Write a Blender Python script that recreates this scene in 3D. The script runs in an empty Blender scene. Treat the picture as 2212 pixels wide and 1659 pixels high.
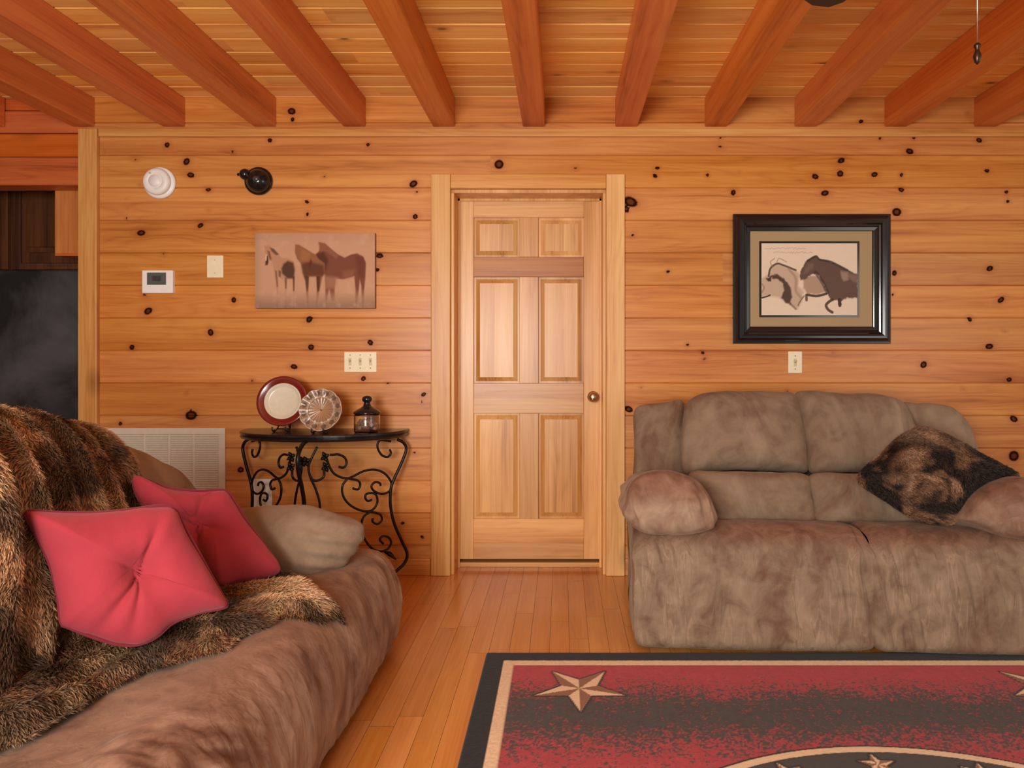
import bpy, bmesh, math, random
import numpy as np
from mathutils import Vector, Matrix
random.seed(7); rng = np.random.default_rng(11)
scene = bpy.context.scene
COL = scene.collection
# ------------------------------------------------------------------ frame of reference
F, VX, VY, H, D = 1511.0, 1215.0, 775.0, 1.205, 3.9      # focal (px), eye line, eye height, wall distance
K = F / D
def WX(px): return (px - VX) / K                        # point on the far wall
def WZ(py): return H - (py - VY) / K
def P(px, py, d): return np.array([(px - VX) / F * d, d, H - (py - VY) / F * d])
def onplane(px, py, pt, n):
    r = np.array([(px - VX) / F, 1.0, -(py - VY) / F]); o = np.array([0, 0, H]); pt = np.array(pt, float); n = np.array(n, float)
    t = np.dot(pt - o, n) / np.dot(r, n); return o + r * t
def onfloor(px, py): return P(px, py, F * H / (py - VY))
# ------------------------------------------------------------------ noise
def _h(ix, iy, iz):
    n = (ix * 374761393 + iy * 668265263 + iz * 2147483647 + 1274126177) & 0xffffffff
    n = ((n ^ (n >> 13)) * 1274126177) & 0xffffffff
    n = ((n ^ (n >> 16)) * 2246822519) & 0xffffffff
    return ((n ^ (n >> 15)) & 0xffff) / 65535.0
def vnoise(p):
    p = np.asarray(p, float); i = np.floor(p).astype(np.int64); f = p - i; f = f * f * (3 - 2 * f)
    x, y, z = i[..., 0], i[..., 1], i[..., 2]; r = 0
    for a in (0, 1):
        for b in (0, 1):
            for c in (0, 1):
                w = (f[..., 0] if a else 1 - f[..., 0]) * (f[..., 1] if b else 1 - f[..., 1]) * (f[..., 2] if c else 1 - f[..., 2])
                r = r + w * _h(x + a, y + b, z + c)
    return r
def fbm(p, s=1.0, o=3):
    p = np.asarray(p, float) * s; r = 0; a = .5; t = 0
    for k in range(o):
        r = r + a * vnoise(p + k * 19.7); t += a; a *= .5; p = p * 2.03
    return r / t
def sstep(a, b, x): t = np.clip((x - a) / (b - a), 0, 1); return t * t * (3 - 2 * t)
# ------------------------------------------------------------------ objects
def tag(o, label=None, cat=None, group=None, kind=None):
    if label: o['label'] = label
    if cat: o['category'] = cat
    if group: o['group'] = group
    if kind: o['kind'] = kind
    return o
def root(name, loc, label=None, cat=None, group=None, kind=None):
    o = bpy.data.objects.new(name, None); COL.objects.link(o); o.location = loc; o.empty_display_size = .05
    return tag(o, label, cat, group, kind)
def link(name, me, mat, parent=None):
    o = bpy.data.objects.new(name, me); COL.objects.link(o)
    for m in (mat if isinstance(mat, (list, tuple)) else [mat]): me.materials.append(m)
    if parent is not None:
        o.parent = parent
        if parent.type == 'EMPTY': o.matrix_parent_inverse = Matrix.Translation(-parent.location)   # mesh parts already sit in world space
    return o
class MB:
    def __init__(s): s.v = []; s.f = []; s.b = []; s.m = []; s.s = []
    def add(s, vs, fs, bid=0., mi=0, smooth=False):
        k = len(s.v); s.v.extend([tuple(map(float, q)) for q in vs])
        for f in fs: s.f.append(tuple(k + i for i in f)); s.b.append(bid); s.m.append(mi); s.s.append(smooth)
        return s
    def box(s, x0, x1, y0, y1, z0, z1, bev=.002, bid=0., mi=0, seg=2):
        bm = bmesh.new(); bmesh.ops.create_cube(bm, size=1)
        for v in bm.verts: v.co = ((x0 + x1) / 2 + v.co.x * (x1 - x0), (y0 + y1) / 2 + v.co.y * (y1 - y0), (z0 + z1) / 2 + v.co.z * (z1 - z0))
        if bev: bmesh.ops.bevel(bm, geom=list(bm.edges), offset=bev, segments=seg, profile=.5, affect='EDGES')
        bm.verts.ensure_lookup_table(); bm.verts.index_update()
        s.add([v.co[:] for v in bm.verts], [[v.index for v in f.verts] for f in bm.faces], bid, mi); bm.free(); return s
    def tube(s, pts, r, n=8, bid=0., mi=0, sub=6, closed=False, flat=1.0):
        pts = smooth_path(pts, sub) if sub else np.array(pts, float); m = len(pts)
        rr = np.interp(np.linspace(0, 1, m), np.linspace(0, 1, len(r)), r) if isinstance(r, (list, tuple)) else np.full(m, r)
        t = np.gradient(pts, axis=0); t /= np.linalg.norm(t, axis=1)[:, None] + 1e-9
        a = np.array([0, 0, 1.]) if abs(t[0][2]) < .9 else np.array([1., 0, 0]); nrm = np.cross(t[0], a); nrm /= np.linalg.norm(nrm)
        vs = []
        for i in range(m):
            nrm = nrm - t[i] * np.dot(nrm, t[i]); nrm /= np.linalg.norm(nrm) + 1e-9; b = np.cross(t[i], nrm)
            for j in range(n):
                q = 2 * math.pi * j / n; vs.append(pts[i] + rr[i] * (math.cos(q) * nrm + flat * math.sin(q) * b))
        fs = [(i * n + j, i * n + (j + 1) % n, (i + 1) * n + (j + 1) % n, (i + 1) * n + j) for i in range(m - 1) for j in range(n)]
        fs += [tuple(range(n))[::-1], tuple((m - 1) * n + j for j in range(n))]
        return s.add(vs, fs, bid, mi, True)
    def lathe(s, prof, c, ax=(0, 0, 1), n=40, bid=0., mi=0, sx=1.0, cap=True):
        ax = Vector(ax).normalized(); q = Vector((0, 0, 1)).rotation_difference(ax); vs = []
        for r, z in prof:
            for j in range(n):
                a = 2 * math.pi * j / n; w = q @ Vector((r * math.cos(a) * sx, r * math.sin(a), z)); vs.append((c[0] + w.x, c[1] + w.y, c[2] + w.z))
        m = len(prof); fs = [(i * n + j, i * n + (j + 1) % n, (i + 1) * n + (j + 1) % n, (i + 1) * n + j) for i in range(m - 1) for j in range(n)]
        if cap: fs += [tuple(range(n))[::-1], tuple((m - 1) * n + j for j in range(n))]
        return s.add(vs, fs, bid, mi, True)
    def build(s, name, mat, parent=None, auto=True):
        me = bpy.data.meshes.new(name); me.from_pydata(s.v, [], s.f)
        a = me.attributes.new('bid', 'FLOAT', 'FACE'); a.data.foreach_set('value', s.b)
        me.polygons.foreach_set('material_index', s.m); me.polygons.foreach_set('use_smooth', s.s); me.update()
        return link(name, me, mat, parent)
def smooth_path(pts, k=6):
    p = np.array(pts, float); n = len(p)
    if n < 3: return np.array([p[0] + (p[1] - p[0]) * t for t in np.linspace(0, 1, k + 1)])
    q = np.vstack([2 * p[0] - p[1], p, 2 * p[-1] - p[-2]]); out = []
    for i in range(n - 1):
        a, b, c, d = q[i:i + 4]
        for t in np.arange(k) / k: out.append(.5 * (2 * b + (c - a) * t + (2 * a - 5 * b + 4 * c - d) * t * t + (3 * b - a - 3 * c + d) * t ** 3))
    out.append(p[-1]); return np.array(out)
def closed_path(pts, n):
    p = np.array(pts, float); m = len(p); out = []
    for i in range(m):
        a, b, c, d = p[(i - 1) % m], p[i], p[(i + 1) % m], p[(i + 2) % m]
        for t in np.arange(8) / 8: out.append(.5 * (2 * b + (c - a) * t + (2 * a - 5 * b + 4 * c - d) * t * t + (3 * b - a - 3 * c + d) * t ** 3))
    o = np.array(out); o2 = np.vstack([o, o[:1]]); L = np.r_[0, np.cumsum(np.linalg.norm(np.diff(o2, axis=0), axis=1))]
    s = np.linspace(0, L[-1], n, endpoint=False); return np.stack([np.interp(s, L, o2[:, k]) for k in range(o.shape[1])], 1)
def npmesh(name, V, Fq, mat, parent=None, smooth=True, attrs=None, cols=None):
    me = bpy.data.meshes.new(name); V = np.ascontiguousarray(V, np.float32); Fq = np.ascontiguousarray(Fq, np.int32)
    nf, k = Fq.shape; me.vertices.add(len(V)); me.vertices.foreach_set('co', V.ravel())
    me.loops.add(nf * k); me.loops.foreach_set('vertex_index', Fq.ravel())
    me.polygons.add(nf); me.polygons.foreach_set('loop_start', np.arange(0, nf * k, k, dtype=np.int32))
    me.update(calc_edges=True); me.polygons.foreach_set('use_smooth', np.full(nf, smooth))
    for n_, (dom, arr) in (attrs or {}).items():
        a = me.attributes.new(n_, 'FLOAT', dom); a.data.foreach_set('value', np.ascontiguousarray(arr, np.float32).ravel())
    if cols is not None:
        a = me.attributes.new('Col', 'FLOAT_COLOR', 'POINT'); c = np.ones((len(V), 4), np.float32); c[:, :3] = cols; a.data.foreach_set('color', c.ravel())
    me.update(); return link(name, me, mat, parent)
def gridfaces(nu, nv, keep=None, wrapu=False):
    u = nu if wrapu else nu - 1
    i, j = np.meshgrid(np.arange(u), np.arange(nv - 1), indexing='ij'); i2 = (i + 1) % nu
    f = np.stack([i * nv + j, i2 * nv + j, i2 * nv + j + 1, i * nv + j + 1], -1).reshape(-1, 4)
    return f if keep is None else f[keep.ravel()]
def displace(o, fn):
    me = o.data; n = len(me.vertices); co = np.empty(n * 3, np.float32); me.vertices.foreach_get('co', co); co = co.reshape(-1, 3).astype(float)
    no = np.empty(n * 3, np.float32); me.vertex_normals.foreach_get('vector', no); no = no.reshape(-1, 3)
    co = co + no * fn(co, no)[:, None]; me.vertices.foreach_set('co', co.astype(np.float32).ravel()); me.update(); return o
def inflate(name, outline, n, Tf, Tb, mat, parent=None, nseg=96, rings=22, pf=3.0, qf=.5, centre=None, fn=None):
    """closed 3-D outline -> puffed cushion; n = front normal; Tf/Tb thickness in front/behind."""
    O = closed_path(outline, nseg); c = O.mean(0) if centre is None else np.array(centre); n = np.array(n, float); n /= np.linalg.norm(n)
    rs = np.sin(np.linspace(0, 1, rings + 1)[1:] * math.pi / 2); V = []
    def ring(r, T): return c + (O - c) * r + n * (T * (1 - r ** pf) ** qf)
    V.append((c + n * Tf)[None]); 
    for r in rs: V.append(ring(min(r, .9999), Tf))
    for r in rs[::-1][1:]: V.append(ring(r, -Tb))
    V.append((c - n * Tb)[None]); V = np.vstack(V); R = 2 * rings - 1; fs = []
    for k in range(R - 1):
        a = 1 + k * nseg; b = a + nseg
        for j in range(nseg): fs.append((a + j, a + (j + 1) % nseg, b + (j + 1) % nseg, b + j))
    last = len(V) - 1; b0 = 1 + (R - 1) * nseg
    for j in range(nseg): fs.append((0, 1 + (j + 1) % nseg, 1 + j, 0)[:3]); fs.append((b0 + j, b0 + (j + 1) % nseg, last))
    me = bpy.data.meshes.new(name); me.from_pydata([tuple(v) for v in V], [], fs); bm = bmesh.new(); bm.from_mesh(me); bmesh.ops.recalc_face_normals(bm, faces=bm.faces); bm.to_mesh(me); bm.free()
    me.polygons.foreach_set('use_smooth', [True] * len(me.polygons)); me.update(); o = link(name, me, mat, parent)
    if fn: displace(o, fn)
    return o, O, c, n
# ------------------------------------------------------------------ materials
class NT:
    def __init__(s, name):
        s.mat = bpy.data.materials.new(name); s.mat.use_nodes = True; s.t = s.mat.node_tree; s.b = s.t.nodes['Principled BSDF']; s.out = s.t.nodes['Material Output']
    def n(s, ty, **kw):
        o = s.t.nodes.new(ty)
        for k, v in kw.items(): setattr(o, k, v)
        return o
    def l(s, a, b): s.t.links.new(a, b)
    def val(s, x, sock):
        if hasattr(x, 'links'): s.l(x, sock)
        else: sock.default_value = x
    def math(s, op, a, b=0., c=0., clamp=False):
        o = s.n('ShaderNodeMath', operation=op, use_clamp=clamp); s.val(a, o.inputs[0]); s.val(b, o.inputs[1]); s.val(c, o.inputs[2]); return o.outputs[0]
    def mix(s, f, a, b, mode='MIX'):
        o = s.n('ShaderNodeMix', data_type='RGBA', blend_type=mode); s.val(f, o.inputs[0])
        s.val(a if hasattr(a, 'links') else (*a, 1), o.inputs[6]); s.val(b if hasattr(b, 'links') else (*b, 1), o.inputs[7]); return o.outputs[2]
    def ramp(s, f, stops):
        o = s.n('ShaderNodeValToRGB'); s.l(f, o.inputs[0]); e = o.color_ramp.elements
        while len(e) < len(stops): e.new(.5)
        for i, (p, c) in enumerate(stops): e[i].position = p; e[i].color = (*c, 1) if isinstance(c, tuple) else (c, c, c, 1)
        return o.outputs[0]
    def noise(s, vec, scale, detail=3., rough=.55, dist=0.):
        o = s.n('ShaderNodeTexNoise'); s.l(vec, o.inputs['Vector']); o.inputs['Scale'].default_value = scale; o.inputs['Detail'].default_value = detail; o.inputs['Roughness'].default_value = rough; o.inputs['Distortion'].default_value = dist; return o.outputs[0]
    def attr(s, name, out='Fac'):
        o = s.n('ShaderNodeAttribute', attribute_name=name); return o.outputs[out]
    def bump(s, h, strength=.3, dist=.01):
        o = s.n('ShaderNodeBump'); s.l(h, o.inputs['Height']); o.inputs['Strength'].default_value = strength; o.inputs['Distance'].default_value = dist; s.l(o.outputs[0], s.b.inputs['Normal'])
    def set(s, **kw):
        for k, v in kw.items():
            i = s.b.inputs[k.replace('_', ' ')]
            s.val((*v, 1) if isinstance(v, tuple) and len(v) == 3 else v, i)
        return s.mat
def lin(r, g, b): return tuple((c / 255 / 12.92 if c <= 10 else ((c / 255 + .055) / 1.055) ** 2.4) for c in (r, g, b))
def wood(name, axis, light, mid, dark, var=.25, rough=.42, knots=None, gs=1.0, coat=.0, streak=.5, spec=.35):
    s = NT(name); tc = s.n('ShaderNodeTexCoord').outputs['Object']; sep = s.n('ShaderNodeSeparateXYZ'); s.l(tc, sep.inputs[0])
    X = dict(x=sep.outputs[0], y=sep.outputs[1], z=sep.outputs[2]); o1, o2 = [k for k in 'xyz' if k != axis]
    bid = s.attr('bid'); al = s.math('ADD', X[axis], s.math('MULTIPLY', bid, 13.7)); a1, a2 = X[o1], X[o2]
    if knots == 'attr':
        kd = s.attr('kd'); kw = s.attr('kw'); a2 = s.math('ADD', a2, kw)
    a2 = s.math('ADD', a2, s.math('MULTIPLY', bid, 3.1))
    def vec(sa, sc):
        c = s.n('ShaderNodeCombineXYZ'); s.l(s.math('MULTIPLY', al, sa), c.inputs[0]); s.l(s.math('MULTIPLY', a1, sc), c.inputs[1]); s.l(s.math('MULTIPLY', a2, sc), c.inputs[2]); return c.outputs[0]
    broad = s.noise(vec(.45 * gs, 11 * gs), 1.0, 3, .55, .15)
    fine = s.noise(vec(1.6 * gs, 95 * gs), 1.0, 4, .6, .1)
    w = s.noise(vec(.55 * gs, 7 * gs), 1.0, 2, .5, .35)
    rings = s.math('ABSOLUTE', s.math('SINE', s.math('MULTIPLY', w, 46)))
    f = s.math('ADD', s.math('MULTIPLY', broad, 1.1), s.math('MULTIPLY', s.math('SUBTRACT', fine, .5), .55))
    f = s.math('ADD', f, s.math('MULTIPLY', s.math('SUBTRACT', rings, .5), .10 * streak * 2), clamp=True)
    col = s.ramp(f, [(.18, dark), (.45, mid), (.78, light)])
    wn = s.n('ShaderNodeTexWhiteNoise', noise_dimensions='1D'); s.l(s.math('MULTIPLY', bid, 91.3), wn.inputs['W'])
    hs = s.n('ShaderNodeHueSaturation'); s.l(col, hs.inputs['Color'])
    s.l(s.math('ADD', 1 - var / 2, s.math('MULTIPLY', wn.outputs['Value'], var)), hs.inputs['Value']); 
    sc = s.n('ShaderNodeSeparateColor'); s.l(wn.outputs['Color'], sc.inputs[0])
    s.l(s.math('ADD', .502, s.math('MULTIPLY', sc.outputs[1], .007)), hs.inputs['Hue']); s.l(s.math('ADD', .96, s.math('MULTIPLY', sc.outputs[2], .07)), hs.inputs['Saturation'])
    col = hs.outputs[0]
    if knots == 'attr':
        halo = s.ramp(s.math('DIVIDE', kd, 4.0), [(.0, 1.), (.24, .9), (.42, .35), (.8, 0.)])
        col = s.mix(s.math('MULTIPLY', halo, .55), col, lin(150, 70, 25))
        core = s.ramp(s.math('DIVIDE', s.math('ADD', kd, s.math('MULTIPLY', s.math('SUBTRACT', fine, .5), .5)), 4.0), [(0., .75), (.12, .8), (.17, 1.), (.235, .95), (.29, 0.)])
        col = s.mix(core, col, lin(40, 14, 6)); inv = s.math('SUBTRACT', 1.0, core)
        s.l(s.math('MULTIPLY', inv, spec), s.b.inputs['Specular IOR Level'])
    elif knots:
        v = s.n('ShaderNodeTexVoronoi'); s.l(vec(knots * .55, knots * 1.1), v.inputs['Vector']); v.inputs['Scale'].default_value = 1.0
        sv = s.n('ShaderNodeSeparateColor'); s.l(v.outputs['Color'], sv.inputs[0])
        on = s.math('GREATER_THAN', sv.outputs[0], .45)
        kk = s.ramp(v.outputs['Distance'], [(0., 1.), (.05, .9), (.085, .4), (.20, 0.)])
        col = s.mix(s.math('MULTIPLY', s.math('MULTIPLY', kk, on), .85), col, lin(70, 28, 12))
    s.l(col, s.b.inputs['Base Color']); s.bump(fine, .08, .003)
    s.l(s.math('ADD', rough - .06, s.math('MULTIPLY', fine, .14)), s.b.inputs['Roughness'])
    if knots != 'attr': s.set(Specular_IOR_Level=spec)
    if coat: s.set(Coat_Weight=s.math('MULTIPLY', inv, coat) if knots == 'attr' else coat, Coat_Roughness=.12 if axis == 'y' else .32)
    return s.mat
def plain(name, col, rough=.5, metal=0., spec=.5, bump=None, **kw):
    s = NT(name); s.set(Base_Color=col, Roughness=rough, Metallic=metal, Specular_IOR_Level=spec, **kw)
    tc = s.n('ShaderNodeTexCoord').outputs['Object']; n = s.noise(tc, bump[0] if bump else 40, 3)
    if bump: s.bump(n, bump[1], bump[2])
    c = s.mix(n, tuple(x * .9 for x in col), tuple(min(1, x * 1.1) for x in col)); s.l(c, s.b.inputs['Base Color']); return s.mat
M = {}
M['wall'] = wood('wall pine', 'x', lin(220, 145, 76), lin(198, 118, 56), lin(156, 80, 33), .16, .34, 'attr', coat=.12, streak=.6, spec=.4)
M['ceil'] = wood('ceiling pine', 'x', lin(255, 206, 126), lin(242, 174, 94), lin(196, 116, 54), .24, .40, 6.0)
M['beam'] = wood('beam timber', 'y', lin(228, 130, 66), lin(208, 104, 48), lin(158, 66, 28), .08, .42, 1.8, .8)
M['header'] = wood('header timber', 'x', lin(216, 104, 50), lin(196, 84, 36), lin(140, 50, 20), .06, .45, 3.0)
M['trimv'] = wood('trim pine upright', 'z', lin(236, 184, 116), lin(214, 148, 82), lin(176, 106, 52), .16, .36, 3.5, spec=.45)
M['trimh'] = wood('trim pine level', 'x', lin(232, 170, 102), lin(210, 136, 70), lin(172, 98, 44), .14, .36, 3.5, spec=.45)
M['doorv'] = wood('door pine upright', 'z', lin(228, 174, 112), lin(206, 146, 86), lin(158, 100, 52), .26, .33, None, spec=.5)
M['doorh'] = wood('door pine level', 'x', lin(230, 174, 108), lin(206, 142, 80), lin(156, 96, 48), .30, .33, None, spec=.5)
M['floor'] = wood('floor oak', 'y', lin(218, 148, 80), lin(204, 128, 62), lin(180, 102, 44), .10, .24, None, 1.0, .25, .4, .5)
M['shadedwood'] = wood('cabinet pine', 'z', lin(110, 62, 32), lin(84, 44, 22), lin(52, 26, 14), .2, .5, None)  # pine darkened to carry the shade under the header
def suede(name, a=lin(138, 116, 95), b=lin(112, 84, 67), c=lin(160, 137, 114), vert=True, top_sheen=None, con=1.0, sc2=9, bs=.5):
    s = NT(name); tc = s.n('ShaderNodeTexCoord').outputs['Object']
    mp = s.n('ShaderNodeMapping'); s.l(tc, mp.inputs[0]); mp.inputs['Scale'].default_value = (2.6, 2.6, 1.4)
    n1 = s.noise(mp.outputs[0], 1.5, 5, .6, 1.0); n2 = s.noise(tc, sc2, 6 if sc2 > 6 else 4, .62, 1.0); n3 = s.noise(tc, 260, 2)
    mp2 = s.n('ShaderNodeMapping'); s.l(tc, mp2.inputs[0]); mp2.inputs['Scale'].default_value = (30, 30, 2.6); n4 = s.noise(mp2.outputs[0], 1.0, 2, .5, .9)
    f = s.math('ADD', s.math('ADD', s.math('MULTIPLY', n1, .5), s.math('MULTIPLY', n2, .38 * con)), .5 - .25 - .19 * con)
    col = s.ramp(f, [(.40, b), (.50, a), (.62, c)])
    if vert:                                    # sheen of crushed-pile creases painted as thin pale and dark lines in patches
        cr = s.ramp(n4, [(.52, 0.), (.56, 1.), (.57, 1.), (.60, 0.)]); pm = s.ramp(n1, [(.46, 0.), (.56, 1.)])
        col = s.mix(s.math('MULTIPLY', s.math('MULTIPLY', cr, pm), .26), col, lin(190, 162, 136)); dk = s.ramp(n4, [(.60, 0.), (.64, 1.), (.70, 0.)])
        col = s.mix(s.math('MULTIPLY', s.math('MULTIPLY', dk, pm), .26), col, lin(96, 68, 52))
    if top_sheen:                                     # velvet sheen of upper faces painted by height as a redder brown
        sp = s.n('ShaderNodeSeparateXYZ'); s.l(tc, sp.inputs[0]); z = s.math('ADD', sp.outputs[2], s.math('MULTIPLY', s.math('SUBTRACT', n1, .5), top_sheen[2]))
        mr = s.n('ShaderNodeMapRange', interpolation_type='SMOOTHSTEP'); s.l(z, mr.inputs[0]); mr.inputs[1].default_value = top_sheen[0]; mr.inputs[2].default_value = top_sheen[1]
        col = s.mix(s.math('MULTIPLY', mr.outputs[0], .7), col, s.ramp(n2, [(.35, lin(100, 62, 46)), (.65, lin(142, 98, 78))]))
    s.l(col, s.b.inputs['Base Color']); s.set(Roughness=.85, Specular_IOR_Level=.15, Sheen_Weight=.22, Sheen_Roughness=.4, Sheen_Tint=lin(220, 200, 175))
    h = s.math('ADD', s.math('ADD', s.math('MULTIPLY', n4, .7 if vert else .1), s.math('MULTIPLY', n2, .4)), s.math('MULTIPLY', n3, .03)); s.bump(h, bs, .018)
    return s.mat
M['suede'] = suede('suede', vert=False, con=.6); M['seat'] = suede('suede seat', top_sheen=(.41, .48, .10)); M['sofaseat'] = suede('suede sofa seat', lin(150, 120, 100), lin(108, 74, 58), lin(180, 152, 128), top_sheen=(.30, .50, .25), con=1.1, sc2=4.5, bs=.32)
M['arm'] = suede('suede arm', lin(146, 116, 96), lin(112, 80, 62), lin(176, 150, 126), False, (.60, .68, .08))
def cloth(name, c1, c2):
    s = NT(name); tc = s.n('ShaderNodeTexCoord').outputs['Object']; n1 = s.noise(tc, 7, 4, .6, .5); n3 = s.noise(tc, 500, 2)
    s.l(s.mix(n1, c1, c2), s.b.inputs['Base Color']); s.set(Roughness=.9, Specular_IOR_Level=.15, Sheen_Weight=.25, Sheen_Roughness=.5, Sheen_Tint=(.9, .6, .6, 1))
    s.bump(s.math('ADD', n1, s.math('MULTIPLY', n3, .12)), .3, .008); return s.mat
M['red'] = cloth('red cotton', lin(160, 50, 62), lin(176, 64, 74))
M['piping'] = cloth('plum piping', lin(112, 34, 46), lin(130, 44, 56))
def colattr(name, rough=.8, spec=.2, bump=None, sheen=0.):
    s = NT(name); s.l(s.attr('Col', 'Color'), s.b.inputs['Base Color']); s.set(Roughness=rough, Specular_IOR_Level=spec)
    if sheen: s.set(Sheen_Weight=sheen)
    if bump: tc = s.n('ShaderNodeTexCoord').outputs['Object']; s.bump(s.noise(tc, bump[0], 3), bump[1], bump[2])
    return s.mat
M['fur'] = colattr('faux fur', .62, .3)
M['canvas'] = colattr('printed canvas', .75, .2, (900, .15, .001))
M['print'] = colattr('art print', .5, .3)
M['rug'] = colattr('woven rug pile', .95, .05, (420, .5, .004), .15)
M['blackiron'] = plain('black iron', (.018, .014, .012), .38, .6, .5, (60, .25, .002))
M['blacktop'] = plain('black table top', (.016, .011, .010), .22, 0, .6)
s_ = NT('black enamel'); tc_ = s_.n('ShaderNodeTexCoord').outputs['Object']; nn_ = s_.noise(tc_, 2.2, 5, .6, .4)
s_.l(s_.ramp(nn_, [(.38, (.014, .015, .017)), (.66, (.085, .088, .092))]), s_.b.inputs['Base Color']); s_.set(Roughness=.45, Specular_IOR_Level=.4); s_.bump(s_.noise(tc_, 260, 2), .2, .002); M['fridge'] = s_.mat  # soft mottled reflections painted into the black as greyer patches
M['white'] = plain('white plastic', lin(252, 246, 240), .4)
M['cream'] = plain('cream plastic', lin(250, 236, 200), .4)
M['creamd'] = plain('cream toggle', lin(214, 200, 160), .4)
M['grille'] = plain('grille enamel', lin(226, 218, 202), .45)
M['grilled'] = plain('duct dark', lin(150, 140, 124), .8)
M['lcd'] = plain('grey display', lin(92, 96, 92), .25)
M['frame'] = plain('black lacquer', (.012, .011, .012), .16, 0, .7)
M['matb'] = plain('linen mat', lin(176, 150, 112), .9, bump=(700, .4, .001))
M['knob'] = plain('brushed nickel', lin(205, 190, 165), .22, 1.0)
M['redglaze'] = plain('red glaze', lin(120, 32, 24), .18, 0, .6)
M['whiteglaze'] = plain('white glaze', lin(226, 218, 194), .25)
M['domeb'] = plain('black gloss plastic', (.01, .01, .012), .12, 0, .6)
M['lens'] = plain('lens', (.05, .06, .08), .05, 0, 1.0)
M['shadowgap'] = plain('dark underside', (.02, .013, .009), .9)
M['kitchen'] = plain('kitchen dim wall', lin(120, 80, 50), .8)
M['fanblade'] = plain('dark fan blade', lin(58, 38, 26), .4)
M['bronze'] = plain('bronze fan metal', lin(70, 50, 38), .35, .8)
M['chain'] = plain('steel chain', lin(180, 170, 160), .3, 1.0)
def glass(name, col=(1, 1, 1), rough=.03, tr=1.):
    s = NT(name); s.set(Base_Color=col, Roughness=rough, Transmission_Weight=tr, IOR=1.45); return s.mat
M['glass'] = glass('clear glass'); M['amber'] = glass('cut glass', lin(235, 215, 190), .08, .75)

# ================================================================== THE ROOM
XL, XR, ZC = -5.2, 3.5, 2.66
OX0, OX1, OZ = WX(974), WX(1309), 2.15         # door opening
# --- knots seen on the wall (px, py, radius px, tall?)
KN = [(361,313,8),(293,345,8),(403,349,12),(412,378,8),(303,400,6),(450,410,6),(225,327,5),(583,303,7),(503,328,5),(795,313,6),(700,381,6),(893,397,10),(900,415,6),(663,436,5),(664,463,6),(897,468,8),(273,430,3),(275,450,4),(273,472,4),(433,487,7),(450,453,5),(305,503,9),(547,494,7),(1078,355,14),(1243,364,7),(354,549,7),(312,636,8),(320,672,10),(505,648,9),(455,718,11),(285,750,8),(668,690,9),(672,750,9),(800,740,8),(635,792,7),(785,818,8),(545,822,7),(403,849,5),(413,897,14),(413,885,8),(260,915,6),(820,552,8),(815,583,6),(915,852,6),(912,868,5),(494,1008,6),(520,1015,9),(838,829,6),
(1556,297,5),(1555,316,7),(1901,299,5),(1974,298,5),(1965,327,9),(2115,303,7),(1817,347,8),(1815,375,10),(1761,381,8),(1889,377,8),(1947,378,7),(1947,410,7),(1528,378,6),(1420,363,5),(1415,380,6),(1597,371,5),(1584,416,9),(1782,417,9),(2132,369,6),(2174,415,6),(2177,435,5),(1937,458,13),(1362,436,15),(1353,452,11),(1367,508,6),(1443,587,5),(1932,590,9),(2138,580,8),(1928,636,4),(2162,648,8),(2170,715,6),(1522,775,7),(1518,762,5),(1485,745,5),(1800,762,8),(1995,788,11),(2137,748,8),(1385,838,7),(1358,884,9),(2100,945,8),(2080,840,6),(2190,905,9),(2190,985,16),(895,978,7),(870,1130,6),(912,1160,5),(2095,690,8),(2180,820,7),(1700,845,6),(630,240,10),(632,258,7),(2090,245,6),(1860,262,5)]
def knot_fields(X, Z):
    kd = np.full(X.shape, 4.0); kw = np.zeros(X.shape)
    r2 = random.Random(3)
    for px, py, r in KN:
        x, z, R = WX(px), WZ(py), r / K * .68; e = r2.uniform(.75, 1.6); q_ = r2.uniform(-.6, .6); lt = r2.choice((0, 0, 0, .45, .75)) if r < 9 else 0
        m = (np.abs(X - x) < R * 9) & (np.abs(Z - z) < R * 7)
        dx, dz = X[m] - x, Z[m] - z
        dd = np.sqrt(((dx * math.cos(q_) + dz * math.sin(q_)) / (R * e)) ** 2 + ((dz * math.cos(q_) - dx * math.sin(q_)) / R) ** 2) + lt; kd[m] = np.minimum(kd[m], dd)
        kw[m] -= np.sign(dz) * R * 1.1 * (1 - np.exp(-np.abs(dz) / R * 2)) * np.exp(-(dx / (3.2 * R)) ** 2 - np.abs(dz) / (1.8 * R))
    return kd, kw
bz0 = WZ(757) % .1812; edges = np.array([bz0 + .1812 * k for k in range(-1, 16)])
zs = [0.0]
for e in edges:
    for q in (e - .004, e - .0005, e + .0005, e + .004):
        if 0 < q < ZC: zs.append(q)
zs = sorted(zs + [z for z in np.arange(.012, ZC, .012) if min(abs(edges - z)) > .008] + [ZC, OZ]); zs = np.array(zs)
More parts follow.
